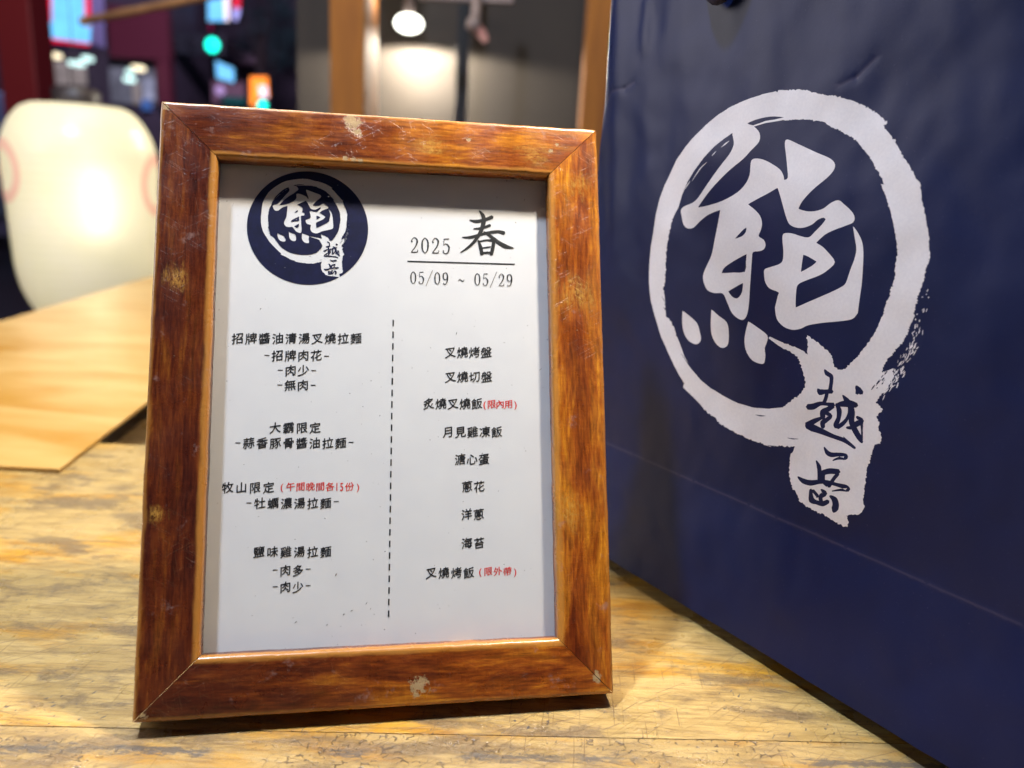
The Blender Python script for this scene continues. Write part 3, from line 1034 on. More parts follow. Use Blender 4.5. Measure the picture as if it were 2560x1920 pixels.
fP = lambda q: tuple(P(*q))
strips(digits('2025', 884, 975, 512, 515, 34, 17.5), fP, 'menu_year', M['ink'], sheet)
strips(digits('05/09 ~ 05/29', 884, 1109, 586, 592, 27, 13.6), fP, 'menu_dates', M['ink'], sheet)
SP = [[(1100, 345, 10), (1180, 362, 42), (1280, 345, 42), (1380, 308, 46)], [(1150, 452, 12), (1220, 450, 32), (1300, 430, 32), (1352, 410, 38)],
      [(1010, 558, 10), (1120, 556, 36), (1280, 512, 36), (1440, 488, 38), (1525, 505, 44)],
      [(1218, 230, 14), (1262, 285, 45), (1275, 350, 56), (1255, 440, 52), (1220, 520, 45), (1150, 620, 38), (1060, 700, 28), (985, 745, 8)],
      [(1275, 488, 10), (1340, 530, 38), (1440, 610, 46), (1540, 668, 54), (1640, 690, 10)],
      [(1208, 598, 22), (1235, 680, 46), (1252, 768, 42)], [(1215, 612, 20), (1310, 592, 20), (1395, 602, 36)], [(1398, 600, 40), (1388, 680, 44), (1366, 768, 46)],
      [(1250, 690, 16), (1320, 680, 20), (1360, 672, 12)], [(1240, 750, 28), (1370, 745, 28)]]
strips([[((950 + u / 4.916) / D, (480 + v / 4.916) / D, w_ / 4.916 / D) for u, v, w_ in s] for s in SP], fP, 'season_character', M['ink'], sheet)

# stray ink flecks
rs = random.Random(5)
for (x, y) in [(725, 1240), (740, 1330), (704, 1352), (800, 1318), (790, 1305), (762, 1322), (560, 665), (985, 722), (1180, 735), (1010, 1180), (640, 1345), (1042, 978)]:
    c = P(x + rs.uniform(-3, 3), y + rs.uniform(-3, 3))
    L, w_, an = rs.uniform(.0003, .0009), rs.uniform(.0001, .0002), rs.uniform(.3, 1.3)
    dx, dy = math.cos(an), math.sin(an)
    obj('ink_fleck', [(c.x - dx * L, c.y - dy * L, INKZ), (c.x + dy * w_, c.y - dx * w_, INKZ), (c.x + dx * L, c.y + dy * L, INKZ), (c.x - dy * w_, c.y + dx * w_, INKZ)],
        [(0, 1, 2, 3)], M['ink'], sheet)

# ------------------------------------------------------------------ bag plane
b0 = Vector((0.06366807, 0.42197483, 0.0))
bd = Vector((0.577643, -0.81628951, 0.0))
bn = Vector((-0.81628951, -0.577643, 0.0))


def on_bag(p):
    d = ray(*p)
    s = (b0 - CAM).dot(bn) / d.dot(bn)
    q = CAM + d * s - b0
    return q.dot(bd), q.z


# menu emblem: map the bag emblem onto the printed disc
def menu_logo_map():
    # target box read off the menu: ring and tail
    z = lambda u, v: Vector(on_frame(500 + u / 4.366, 380 + v / 4.366))
    src = [on_bag(A((71, 1330))), on_bag(A((2026, 1200))), on_bag(A((1130, 68))), on_bag(B((940, 1008))), on_bag(B((1432, 1570)))]
    dst = [z(683, 790), z(1628, 690), z(1160, 284), z(1240, 1213), z(1530, 1357)]
    # least squares affine
    import numpy as np
    X_ = np.array([[a[0], a[1], 1] for a in src])
    Y_ = np.array([[b[0], b[1]] for b in dst])
    K = np.linalg.lstsq(X_, Y_, rcond=None)[0]
    return lambda p: tuple(float(v) for v in (np.array([*on_bag(p), 1.0]) @ K))


mf = menu_logo_map()
polys, isw = logo_polys(mf)
zc = lambda u, v: Vector(on_frame(500 + u / 4.366, 380 + v / 4.366))
dc = (zc(512, 840) + zc(1835, 845)) / 2
dc = Vector((dc.x, (zc(1170, 212).y + zc(1210, 1450).y) / 2))
drx = (zc(1835, 845).x - zc(512, 840).x) / 2
dry = (zc(1170, 212).y - zc(1210, 1450).y) / 2
circ = [(dc.x + drx * math.cos(2 * math.pi * k / 120), dc.y + dry * math.sin(2 * math.pi * k / 120)) for k in range(120)]
cp = Poly(circ)
v, f = cut(circ, polys, [], 1e-7)
fn, fw = [], []
for t in f:
    c = sum((v[i] for i in t), Vector((0, 0))) / len(t)
    if not cp.has((c.x, c.y)): continue
    (fw if isw((c.x, c.y)) else fn).append(tuple(t))
obj('emblem_disc', [(q.x, q.y, INKZ) for q in v], fn, M['navy_ink'], sheet)

# ------------------------------------------------------------------ paper bag
S0, S1, ZT, ZB = -0.0441, 0.243, 0.372, 0.0075
bag = thing('paper_bag', 'navy blue paper carrier bag with a white brushed round emblem, standing right of the frame', 'paper bag', b0 + bd * ((S0 + S1) / 2) - bn * 0.0)
bag_o = bag.location.copy()


def sstep(a, b, x):
    t = max(0, min(1, (x - a) / (b - a)))
    return t * t * (3 - 2 * t)


def crease_seg(p, a, b, w):
    a, b, p = Vector(a), Vector(b), Vector(p)
    d = b - a
    t = max(0, min(1, (p - a).dot(d) / d.dot(d)))
    return math.exp(-((p - (a + d * t)).length / w) ** 2)


CR1 = [on_bag(q) for q in ((2110, 215), (2150, 195), (2200, 145))]
CR2 = [on_bag(q) for q in ((1500, 258), (1530, 228), (1562, 222), (1590, 205))]
CR3 = [on_bag((1615, 10)), on_bag((1613, 120))]
from mathutils import noise as mnoise


def bag_disp(s, z):
    h = 0.0
    # fold line of the base at z ~ .072, base flap leaning in slightly
    h += 0.00012 * math.exp(-((z - 0.0715) / 0.0008) ** 2)
    h += 0.0075 * max(0.0, min(1.0, (0.0715 - z) / 0.064))
    # soft swell of the panel
    h += 0.0030 * math.sin(math.pi * max(0, min(1, (s - S0) / (S1 - S0)))) * sstep(0.05, .2, z)
    n1 = mnoise.noise(Vector((s * 14, z * 9, 1.3)))
    h += 0.0012 * n1 * sstep(0.09, 0.2, z)
    # buckles near the top left corner
    tl = sstep(0.035, -0.04, s) * sstep(0.15, 0.30, z)
    h += tl * 0.0022 * mnoise.noise(Vector((s * 60 + z * 10, z * 14, 5)))
    tb = sstep(0.245, 0.33, z)
    h += tb * 0.0013 * mnoise.noise(Vector((s * 35 + z * 22, z * 16 - s * 10, 9)))
    for c in (CR1, CR2):
        for i in range(len(c) - 1):
            h -= 0.00020 * crease_seg((s, z), c[i], c[i + 1], 0.0014)
    h += 0.0009 * crease_seg((s, z), CR3[0], CR3[1], 0.003)
    h -= 0.0045 * math.exp(-(s - S0) / 0.006)
    # long upright buckles that run down from the top edge
    h += 0.0040 * sstep(0.10, 0.30, z) * sstep(0.11, -0.03, s) * mnoise.noise(Vector((s * 46 + z * 5, z * 5, 3)))
    h += 0.0007 * mnoise.noise(Vector((s * 42, z * 30, 7.7))) + 0.00035 * mnoise.noise(Vector((s * 110, z * 80, 2.2)))
    # diagonal swag from the crease at the upper right
    a = CR1[2]
    u = (s - a[0]) * 0.62 - (z - a[1]) * 0.78
    h += 0.0016 * math.exp(-(u / 0.02) ** 2) * sstep(a[1] - .02, a[1] + .05, z)
    return h


def crease_amt(s, z):
    v_ = math.exp(-((z - 0.0715) / 0.0005) ** 2) * 0.45
    for c in (CR1, CR2):
        for i in range(len(c) - 1):
            v_ += 0.5 * crease_seg((s, z), c[i], c[i + 1], 0.0006)
    return min(1, v_)


def bag_pt(s, z, off=0.0):
    return b0 + bd * s + Vector((0, 0, z)) + bn * (bag_disp(s, z) + off) - bag_o


polys, isw = logo_polys(on_bag)
bound = []
gs, gz = 90, 116
for i in range(gs): bound.append((S0 + (S1 - S0) * i / gs, ZB))
for i in range(gz): bound.append((S1, ZB + (ZT - ZB) * i / gz))
for i in range(gs): bound.append((S1 - (S1 - S0) * i / gs, ZT))
for i in range(gz): bound.append((S0, ZT - (ZT - ZB) * i / gz))
extra = []
for i in range(1, gs):
    for j in range(1, gz):
        extra.append((S0 + (S1 - S0) * (i + .27 * math.sin(j * 1.7)) / gs, ZB + (ZT - ZB) * (j + .2 * math.sin(i * 2.3)) / gz))
for zz in (0.068, 0.0695, 0.0708, 0.0715, 0.0722, 0.0735, 0.075):
    for i in range(1, 140): extra.append((S0 + (S1 - S0) * i / 140, zz))
for c in (CR1, CR2):
    for i in range(len(c) - 1):
        for k in range(24):
            for off in (-.003, -.0012, -.0004, .0004, .0012, .003):
                a, b = Vector(c[i]), Vector(c[i + 1])
                d = (b - a).normalized()
                q = a.lerp(b, k / 24) + Vector((-d.y, d.x)) * off
                if S0 < q.x < S1 and q.y < ZT: extra.append(tuple(q))
v, f = cut(bound, polys, extra, 1e-6)
fn, fw = [], []
for t in f:
    c = sum((v[i] for i in t), Vector((0, 0))) / len(t)
    (fw if isw((c.x, c.y)) else fn).append(tuple(t))
V3 = [bag_pt(q.x, q.y) for q in v]
for nm, ff, mt in (('front_panel', fn, M['bag']), ('emblem_print', fw, M['bag_white'])):
    used = sorted({i for t in ff for i in t})
    idx = {i: k for k, i in enumerate(used)}
    o = obj(nm, [V3[i] for i in used], [tuple(idx[i] for i in t) for t in ff], mt, bag, smooth=True)
    at_ = o.data.attributes.new('crease', 'FLOAT', 'POINT')
    for k, i in enumerate(used): at_.data[k].value = crease_amt(v[i].x, v[i].y)
BD = 0.11
# sides with a gusset, back and bottom


def side(s, sign, name):
    V, F = [], []
    nz_, ny_ = 30, 8
    for j in range(nz_ + 1):
        z = ZB + (ZT - ZB) * j / nz_
        g = sstep(0.08, 0.3, z) * 0.016
        for i in range(ny_ + 1):
            t = i / ny_
            off = g * (1 - abs(2 * t - 1))
            h = bag_disp(s, z) * (1 - t)
            V.append(b0 + bd * (s - sign * off) + Vector((0, 0, z)) + bn * (h - BD * t) - bag_o)
    for j in range(nz_):
        for i in range(ny_):
            a = j * (ny_ + 1) + i
            F.append((a, a + 1, a + ny_ + 2, a + ny_ + 1))
    return obj(name, V, F, M['bag'], bag, smooth=False)


side(S0, -1, 'side_panel')
side(S1, 1, 'side_panel')
q4 = [b0 + bd * s + Vector((0, 0, z)) - bn * BD - bag_o for s, z in ((S0, .0005), (S1, .0005), (S1, ZT), (S0, ZT))]
obj('back_panel', q4, [(0, 1, 2, 3)], M['bag'], bag)
# the base: rises from the table to the lower front fold
eb = bag_disp(0.1, ZB)
q4 = [b0 + bd * s + Vector((0, 0, z)) + bn * t - bag_o for s, t, z in ((S0, eb - .0002, ZB), (S1, eb - .0002, ZB), (S1, -.004, .0006), (S0, -.004, .0006), (S1, -BD, .0006), (S0, -BD, .0006))]
obj('bag_base', q4, [(0, 1, 2, 3), (3, 2, 4, 5)], M['bag'], bag)
# rope handle flopping over the front
ha, hb = on_bag((1765, -22)), on_bag((1880, -18))
pts = []
for k in range(17):
    t = k / 16
    s = ha[0] + (hb[0] - ha[0]) * t + 0.0
    z = ha[1] + 0.028 - math.sin(math.pi * t) ** 0.6 * 0.0335
    pts.append(bag_pt(s, z, 0.0035 + .002 * math.sin(math.pi * t)))
tube('rope_handle', pts, 0.0036, M['rope'], bag)

# ------------------------------------------------------------------ table
BACK = 0.5825
tab = thing('wooden_table', 'worn ochre wooden table with crackled lacquer under the frame and the bag', 'table', (0, 0.2, 0))
tab_o = tab.location


def plank(name, pts, z0, z1, mat, parent, org, bevel=0.0008):
    bm = bmesh.new()
    lo = [bm.verts.new((x - org[0], y - org[1], z0 - org[2])) for x, y in pts]
    hi = [bm.verts.new((x - org[0], y - org[1], z1 - org[2])) for x, y in pts]
    bm.faces.new(lo[::-1])
    bm.faces.new(hi)
    n = len(pts)
    for i in range(n):
        bm.faces.new((lo[i], lo[(i + 1) % n], hi[(i + 1) % n], hi[i]))
    return bmobj(name, bm, mat, parent, bevel=bevel)


sl = (0.2741 - 0.2591) / (0.1248 + 0.1919)
seam = lambda x: 0.2591 + sl * (x + 0.1919)
g = 0.00008
plank('plank', [(-1.1, seam(-1.1) + g), (0.9, seam(.9) + g), (0.9, BACK), (-1.1, BACK)], -0.03, 0, M['table'], tab, tab_o, .0002)
plank('plank', [(-1.1, .02), (0.9, .02), (0.9, seam(.9) - g), (-1.1, seam(-1.1) - g)], -0.03, -.0002, M['table2'], tab, tab_o, .0002)
plank('rear_apron', [(-1.0, BACK - .05), (0.8, BACK - .05), (0.8, BACK - .02), (-1.0, BACK - .02)], -0.10, -.0302, M['ledge'], tab, tab_o)
for x in (-1.0, .78):
    for y in (.1, .5):
        box('leg', Vector((x, y, -.405)) - tab_o, (.05, .05, .75), M['ledge'], tab)
# lower ledge behind the table
led = plank('shelf_ledge', [(-0.44, BACK + .004), (0.9, BACK + .004), (0.9, 0.80), (-0.44, 0.80)], -0.06, -0.028, M['ledge'], None, (0, 0, 0), .001)
tag(led, 'dark brown wooden ledge lying lower, just behind the table', 'ledge')

# the thin counter board lying over the table corner
bo = Vector((-0.52, 1.0, 0.0))
brd = thing('counter_board', 'long thin orange yellow board whose corner lies on the table, left of the frame', 'board', bo)
BZ = .0034
plank('board_top', [(-0.70, 0.5135), (-0.3165, 0.5160), (-0.345, 0.78), (-0.36, 1.63), (-0.735, 1.63), (-0.69, 1.03)], BZ - .0012, BZ, M['sheet'], brd, bo, .0004)
plank('board_core', [(-0.6995, 0.514), (-0.317, 0.5165), (-0.3455, 0.78), (-0.3605, 1.6295), (-0.7345, 1.6295), (-0.6895, 1.03)], .0004, BZ - .0012, M['sheet_edge'], brd, bo, 0)
# trestle that carries its far end
tr = thing('trestle', 'dark trestle holding up the far end of the orange board', 'trestle', (-0.53, 1.45, -.75))
for x in (-.66, -.42):
    box('leg', (x + .53, 0, .36), (.04, .04, .72), M['ledge'], tr)
box('cross_beam', (0, 0, .734), (.32, .05, .03), M['ledge'], tr)

# ------------------------------------------------------------------ lantern
LY = 1.85
lc = at(212, 500, LY)
ltop, lbot = at(208, 266, LY).z, at(208, 782, LY).z
LR = (at(399, 500, LY).x - at(20, 500, LY).x) / 2 * 0.90
LH = ltop - lbot
lan = thing('paper_lantern', 'big glowing cream lantern with red marks, hanging beyond the board', 'lantern', (lc.x, LY, lbot))


def lan_r(t):
    # t 0 bottom .. 1 top
    if t < 0.30:
        return LR * (0.66 + 0.30 * math.sin(math.pi / 2 * t / 0.30) ** 0.62)
    if t > 0.70:
        u = (1 - t) / 0.24 if t > .76 else 1.0
        return LR * (0.60 + 0.40 * math.sin(math.pi / 2 * u) ** 0.60)
    return LR * (0.96 + 0.04 * (t - .30) / .40)


q = N('lantern_paper')
obn = q.coord()
sp_ = q.n('ShaderNodeSeparateXYZ', {'Vector': obn})
rib = q.math('SINE', q.math('MULTIPLY', sp_.outputs[2], 2 * math.pi / 0.019))
mott = q.noise(obn, 9, 4, 0.6)
colL = q.ramp(mott, [(0.3, (0.68, 0.64, 0.42)), (0.7, (0.74, 0.68, 0.50))])
q.out(Base_Color=colL, Roughness=0.32, Normal=q.bump(rib, 0.12, 0.003))
q.set(q.b, 'Emission Color', q.ramp(mott, [(0.3, (0.92, 0.84, 0.60)), (0.7, (0.90, 0.84, 0.70))]))
q.set(q.b, 'Emission Strength', 0.34)
q.set(q.b, 'Transmission Weight', 0.0)
tl = q.n('ShaderNodeBsdfTranslucent', {'Color': (0.9, 0.84, 0.66, 1)})
ms = q.n('ShaderNodeMixShader', {'Fac': 0.38})
q.t.links.new(q.b.outputs[0], ms.inputs[1])
q.t.links.new(tl.outputs[0], ms.inputs[2])
q.t.links.new(ms.outputs[0], [n_ for n_ in q.t.nodes if n_.type == 'OUTPUT_MATERIAL'][0].inputs[0])
M['lantern'] = q.m
q = N('lantern_hot_paper')
M['lan_dark'] = plain('lantern_ring', (0.02, 0.012, 0.012), 0.5)
M['lan_red'] = N('lantern_red').out(Base_Color=(0.75, 0.40, 0.28), Roughness=0.5, Emission_Color=(0.95, 0.62, 0.45), Emission_Strength=0.35)
prof = [(lan_r(k / 60), LH * k / 60) for k in range(61)]
lathe('lantern_body', prof, M['lantern'], lan, n=72)
lathe('top_ring', [(LR * .30, LH - .004), (LR * .31, LH + .004), (LR * .31, LH + .034), (LR * .26, LH + .038), (LR * .1, LH + .040)], M['lan_dark'], lan)
lathe('bottom_ring', [(LR * .2, -.022), (LR * .50, -.02), (LR * .52, -.016), (LR * .52, .002), (LR * .50, .006)], M['lan_dark'], lan)
tube('hanging_cord', [(0, 0, LH + .03), (0, 0, LH + .9)], .0008, M['lan_dark'], lan)


def lan_mark(th0, dth, zc_, hz, wid):
    V, F = [], []
    n = 40
    for k in range(n):
        a = 2 * math.pi * k / n
        for e in (1.0, 1.0 - wid):
            th = th0 + dth * math.cos(a) * e
            z = zc_ + hz * math.sin(a) * e
            r = lan_r(z / LH) + .0012
            V.append((r * math.cos(th), r * math.sin(th), z))
    for k in range(n):
        a, b = 2 * k, 2 * ((k + 1) % n)
        F.append((a, b, b + 1, a + 1))
    return obj('red_mark', V, F, M['lan_red'], lan)


view = math.atan2(-LY, -lc.x)
mz = at(30, 425, LY).z - lbot
lan_mark(view - 1.22, 0.40, mz, LH * .145, .34)
mz2 = at(390, 465, LY).z - lbot
lan_mark(view + 1.18, 0.38, mz2, LH * .15, .34)
# the lamp tube inside, close behind the thin paper
th = view + 0.17
hz0 = at(262, 500, LY).z - lbot
tx, ty_ = LR * .76 * math.cos(th), LR * .76 * math.sin(th)
for k in (-1, 0, 1):
    lamp('lantern_tube_light', 'POINT', (lc.x + tx, LY + ty_, lbot + hz0 + k * LH * .10), 0.17, (1, .95, .82), .02)
lamp('lantern_light', 'POINT', (lc.x + .1, LY - .35, lbot + LH * .5), 0.15, (1, .9, .7), .12)

# ------------------------------------------------------------------ shop front behind the frame
M['wall'] = plain('grey_plaster', (0.032, 0.0245, 0.019), 0.85, 0.12, 5, bump=.1)
M['post'] = soft_wood('orange_post_wood', (0.16, 0.050, 0.003), (0.25, 0.090, 0.006), 0.85, (30, 30, 3))
M['black'] = plain('black_metal', (0.003, 0.005, 0.009), 0.8)
M['pale'] = plain('pale_fitting', (0.16, 0.12, 0.11), 0.6)
M['pink'] = plain('pink_tassel', (0.30, 0.14, 0.12), 0.8)
WY = 2.55
wl = at(742, 100, WY).x
wall = box('shop_wall', ((wl + 1.6) / 2, WY + .06, .45), (1.6 - wl, .12, 2.4), M['wall'])
tag(wall, 'dark grey brown plaster wall of the shop front behind the frame', 'wall')


def post(x0, x1, y0, y1, label):
    o = box('wooden_post', ((x0 + x1) / 2, (y0 + y1) / 2, .45), (x1 - x0, y1 - y0, 2.4), M['post'], None, bevel=.004)
    tag(o, label, 'post', 'wooden posts of the shop front')
    return o


pl = at(824, 150, 2.0).x
pr = at(911, 150, 2.0).x
post(pl, pr, 2.0, 2.185, 'orange wooden post left of the hanging lamp, its right side brightly lit')
p2 = at(1463, 150, 2.0).x
post(p2, p2 + .09, 2.0, 2.12, 'orange wooden post right beside the upper edge of the navy bag')
bx0, bx1 = at(1141, 150, 2.36).x, at(1170, 150, 2.36).x
o = box('black_pole', ((bx0 + bx1) / 2, 2.375, .45), (bx1 - bx0, .03, 2.4), M['black'], None, bevel=.003)
tag(o, 'slim black upright pole on the wall, right of the hanging lamp', 'pole')
# pendant lamp
lp = at(1022, 60, 2.43)
pend = thing('pendant_lamp', 'glowing white pendant lamp hanging before the grey wall', 'lamp', lp)
M['bulb'] = emit('bulb_white', (1.0, 0.98, 0.86), 6.0, .02)
bmr = 0.040
lathe('lamp_globe', [(.004, -.024), (.018, -.022), (.032, -.015), (bmr, -.003), (bmr, .005), (.034, .016), (.024, .022), (.012, .026)], M['bulb'], pend, n=40)
lathe('lamp_socket', [(.016, .027), (.018, .05), (.012, .07), (.004, .075)], M['pale'], pend, n=20)
tube('lamp_cord', [(.0, 0, .07), (0.0, 0, .9)], .003, M['black'], pend)
lamp('pendant_light', 'SPOT', lp + Vector((0.012, .01, -.030)), 40, (1.0, .92, .76), .02, target=(lp.x + .012, lp.y + .03, lp.z - 1.0), spot_size=R(172), spot_blend=.15)
lamp('post_side_fill', 'POINT', lp + Vector((-.012, -.30, -.0)), .8, (1.0, .93, .78), .03)  # extra light added ahead of the lamp, brightens the post's right side
# hanging ornament and rail at the top
hg = thing('hanging_ornament', 'small pale hanging ornament with a pink tassel beside the black pole', 'ornament', at(1190, 20, 2.1))
hp = hg.location.copy()
tube('ornament_cord', [Vector((0, 0, .25)), Vector((0, 0, -.02))], .012, M['pale'], hg)
a_ = at(1185, 60, 2.1) - hp
c_ = at(1215, 105, 2.1) - hp
lathe('ornament_bead', [(.004, .02), (.018, .01), (.02, -.01), (.006, -.022)], M['pale'], hg, c=a_, n=20)
tube('tassel', [a_, (a_ + c_) / 2 + Vector((.003, 0, 0)), c_], [.012, .014, .008], M['pink'], hg)
rl = box('curtain_rail', (at(1165, -2, 2.1).x, 2.12, at(1165, -2, 2.1).z + .008), (.235, .02, .022), M['pale'], None, bevel=.003)
tag(rl, 'short pale rail above the hanging ornament', 'rail')
# bamboo eave pole on the left
bp = thing('bamboo_pole', 'tan bamboo pole slanting above the lantern from the lit sign', 'bamboo pole', at(208, 50, 2.6))
bpo = bp.location.copy()
M['bamboo'] = plain('bamboo', (0.42, 0.20, 0.08), 0.55, .3, 8)
e0, e1 = at(206, 53, 2.7), at(560, -18, 2.45)
n = 12
pts = [e0.lerp(e1, k / n) - bpo for k in range(n + 1)]
tube('bamboo_cane', pts, [.0125 if k % 4 else .0142 for k in range(n + 1)], M['bamboo'], bp)

# ------------------------------------------------------------------ street
GZ = -0.78
M['asphalt'] = plain('asphalt', (0.016, 0.018, 0.034), 0.6, .3, 4)
M['floor'] = plain('shop_floor', (0.03, 0.028, 0.03), 0.7, .3, 10)
gr = obj('road', [(-90, -8, GZ), (60, -8, GZ), (60, 140, GZ), (-90, 140, GZ)], [(0, 1, 2, 3)], M['asphalt'])
gr['kind'] = 'structure'
pv = box('pavement', (0, .8, GZ + .02), (8, 5.2, .04), M['floor'])
pv['kind'] = 'structure'
sky = lathe('sky', [(160, -4), (158, 20), (130, 80), (60, 130), (2, 150)], emit('night_sky', (0.010, 0.014, 0.032), 1.0, .3, .02), None, n=32, cap=False)
sky['kind'] = 'structure'

M['red_pillar'] = N('red_pillar_paint').out(Base_Color=(0.20, 0.016, 0.02), Roughness=.5)
M['maroon'] = plain('maroon_cladding', (0.10, 0.008, 0.022), .7)
M['dim'] = plain('dim_facade', (0.045, 0.035, 0.05), .8, .3, 1)
M['dimblue'] = plain('dim_blue_facade', (0.075, 0.065, 0.16), .8, .3, 1)
M['steel'] = plain('dark_steel', (0.01, 0.015, 0.02), .5)
M['e_blue'] = emit('lit_blue_panel', (0.15, 0.52, 1.0), 1.5, .12, 5)
M['e_lav'] = emit('lit_lavender_panel', (0.42, 0.40, 1.0), 1.4, .1)
M['e_red'] = emit('lit_red_panel', (0.75, 0.006, 0.04), 1.5, .1)
M['e_white'] = emit('lit_white_panel', (0.95, 0.75, 0.95), 1.7, .1)
M['e_green'] = emit('green_signal', (0.0, 1.0, 0.72), 3.0, .02)
M['e_orange'] = emit('lit_orange_panel', (1.0, 0.22, 0.005), 2.2, .1)
M['e_pale'] = emit('shop_lamp_warm', (0.95, 0.82, 0.55), 2.2, .05)
M['e_cyan'] = emit('shop_lamp_cool', (0.60, 0.88, 0.85), 2.0, .05)
M['e_grey'] = emit('shop_interior_glow', (0.24, 0.20, 0.205), 1.0, .35, 1.2)
M['e_win'] = emit('window_glow', (0.10, 0.10, 0.14), 1.0, .6, 1.5)
M['e_navy'] = emit('blue_glow', (0.03, 0.09, 0.30), 1.0, .3)
M['sign_side'] = plain('sign_side', (0.30, 0.28, 0.5), .6)

# red pillar at the far left
px_ = at(52, 200, 7).x
rp = box('red_pillar', (px_ - .02, 7.15, 1.6), (.30, .3, 4.8), M['red_pillar'], bevel=.01)
tag(rp, 'dark red painted pillar at the far left, behind the lantern', 'pillar')

# building across the street
by = 24.0
bl = thing('street_building', 'dark building across the street with a lit shop floor under maroon cladding', 'building', (at(200, 300, by).x, by, GZ))
bo_ = bl.location.copy()


def bpart(name, x0, y0, x1, y1, Y, dep, mat, par=bl, org=bo_, bevel=0.0):
    o = pbox(name, x0, y0, x1, y1, Y, dep, mat, par, bevel)
    for v_ in o.data.vertices: v_.co -= org
    return o


bpart('facade_wall', -260, -420, 442, 420, by, 3, M['dim'])
bpart('maroon_panel', 266, 12, 424, 150, by - .4, .3, M['maroon'])
bpart('maroon_panel', 390, 150, 428, 262, by - .4, .3, M['maroon'])
w1 = bpart('shop_window', 84, 150, 216, 214, by - .1, .05, M['e_grey'])
for xx in (120, 172):
    o = pbox('mullion', xx, 150, xx + 3, 214, by - .16, .05, M['steel'], w1)
    for v_ in o.data.vertices: v_.co -= bo_
w2 = bpart('shop_window', 272, 168, 390, 262, by - .1, .05, M['e_win'])
o = pbox('shop_display', 330, 205, 350, 260, by - .18, .1, M['e_grey'], w2)
for v_ in o.data.vertices: v_.co -= bo_
o = pbox('shop_display', 356, 195, 386, 250, by - .18, .1, emit('display_white', (.26, .27, .40), 1, .3, 2), w2)
for v_ in o.data.vertices: v_.co -= bo_
o = pbox('shop_display', 352, 248, 376, 275, by - .22, .1, M['e_navy'], w2)
for v_ in o.data.vertices: v_.co -= bo_


def ceil_lamp(px, py, w_, mat, label, Y=by - .8):
    c = at(px, py, Y)
    t = thing('shop_lamp', label, 'lamp', c, group='ceiling lamps of the shop across the street')
    s = w_ / FPX * Y
    box('lamp_panel', (0, 0, 0), (s, .3, 10 / FPX * Y), mat, t, bevel=.03)
    box('lamp_housing', (0, 0.0, 10 / FPX * Y * .75), (s * 1.04, .32, 5 / FPX * Y), M['steel'], t)


ceil_lamp(129, 139, 38, M['e_pale'], 'warm oval lamp directly under the big blue sign, leftmost of the shop lamps')
ceil_lamp(192, 159, 30, M['e_cyan'], 'cool white shop lamp, lower left of the overlapping pair under the blue sign')
ceil_lamp(219, 147, 18, M['e_cyan'], 'cool white shop lamp, upper right of the overlapping pair under the blue sign', by - 1.0)
ceil_lamp(346, 171, 24, M['e_pale'], 'warm shop lamp under the maroon cladding, right of the lantern top')
ceil_lamp(325, 180, 10, M['e_cyan'], 'small cool shop lamp touching the warm lamp under the maroon cladding', by - 1.1)
ceil_lamp(324, 199, 20, M['e_cyan'], 'cool shop lamp lowest under the maroon cladding', by - .9)

# big lit sign at the left, with red strokes
sy = 13.0
sg = thing('shop_sign', 'big light blue illuminated sign with red strokes, top left beside the red pillar', 'sign', at(160, 50, sy), group='illuminated street signs')
so_ = sg.location.copy()


def quad(name, pts, Y, thick, mat, par, org):
    V = [at(x, y, Y) - org for x, y in pts] + [at(x, y, Y) + Vector((0, thick, 0)) - org for x, y in pts]
    n = len(pts)
    F = [tuple(range(n)), tuple(range(2 * n - 1, n - 1, -1))] + [(i, i + n, (i + 1) % n + n, (i + 1) % n) for i in range(n)]
    return obj(name, V, F, mat, par)


quad('sign_case', [(82, -60), (215, -60), (222, 107), (83, 108)], sy + .02, .5, M['sign_side'], sg, so_)
quad('sign_face', [(92, -60), (216, -60), (226, 60), (223, 108), (112, 92), (101, 70)], sy, .02, M['e_blue'], sg, so_)
for pts in ([(92, -60), (100, -60), (110, 88), (140, 98), (222, 108), (222, 114), (130, 104), (104, 96), (96, 70)],
            [(116, -60), (126, -60), (127, 54), (124, 54)],
            [(210, -60), (222, -60), (224, 60), (216, 66), (212, 40)]):
    quad('sign_stroke', pts, sy - .03, .03, M['e_red'], sg, so_)
quad('sign_band', [(100, -60), (116, -60), (122, 60), (118, 84), (110, 78)], sy - .02, .018, M['e_lav'], sg, so_)

# building with the middle signs
b2y = 32.0
b2 = thing('street_building', 'dim bluish building further down the street behind the green traffic light', 'building', (at(560, 300, b2y).x, b2y, GZ))
b2o = b2.location.copy()
bpart('facade_wall', 440, -300, 760, 400, b2y, 3, M['dim'], b2, b2o)
bpart('upper_wall', 422, 25, 514, 100, b2y - .3, .2, M['dimblue'], b2, b2o)
quad('awning', [(566, 112), (600, 120), (642, 148), (642, 158), (580, 156), (560, 142)], b2y - 1.6, .8, plain('awning_cloth', (0.42, 0.30, 0.36), .8), b2, b2o)
bpart('lit_doorway', 522, 200, 606, 262, b2y - .3, .1, emit('doorway_glow', (0.11, 0.055, 0.10), 1, .4, .6), b2, b2o)
bpart('planter', 556, 240, 612, 262, b2y - .6, .3, plain('planter_green', (0.02, 0.30, 0.22), .8), b2, b2o)


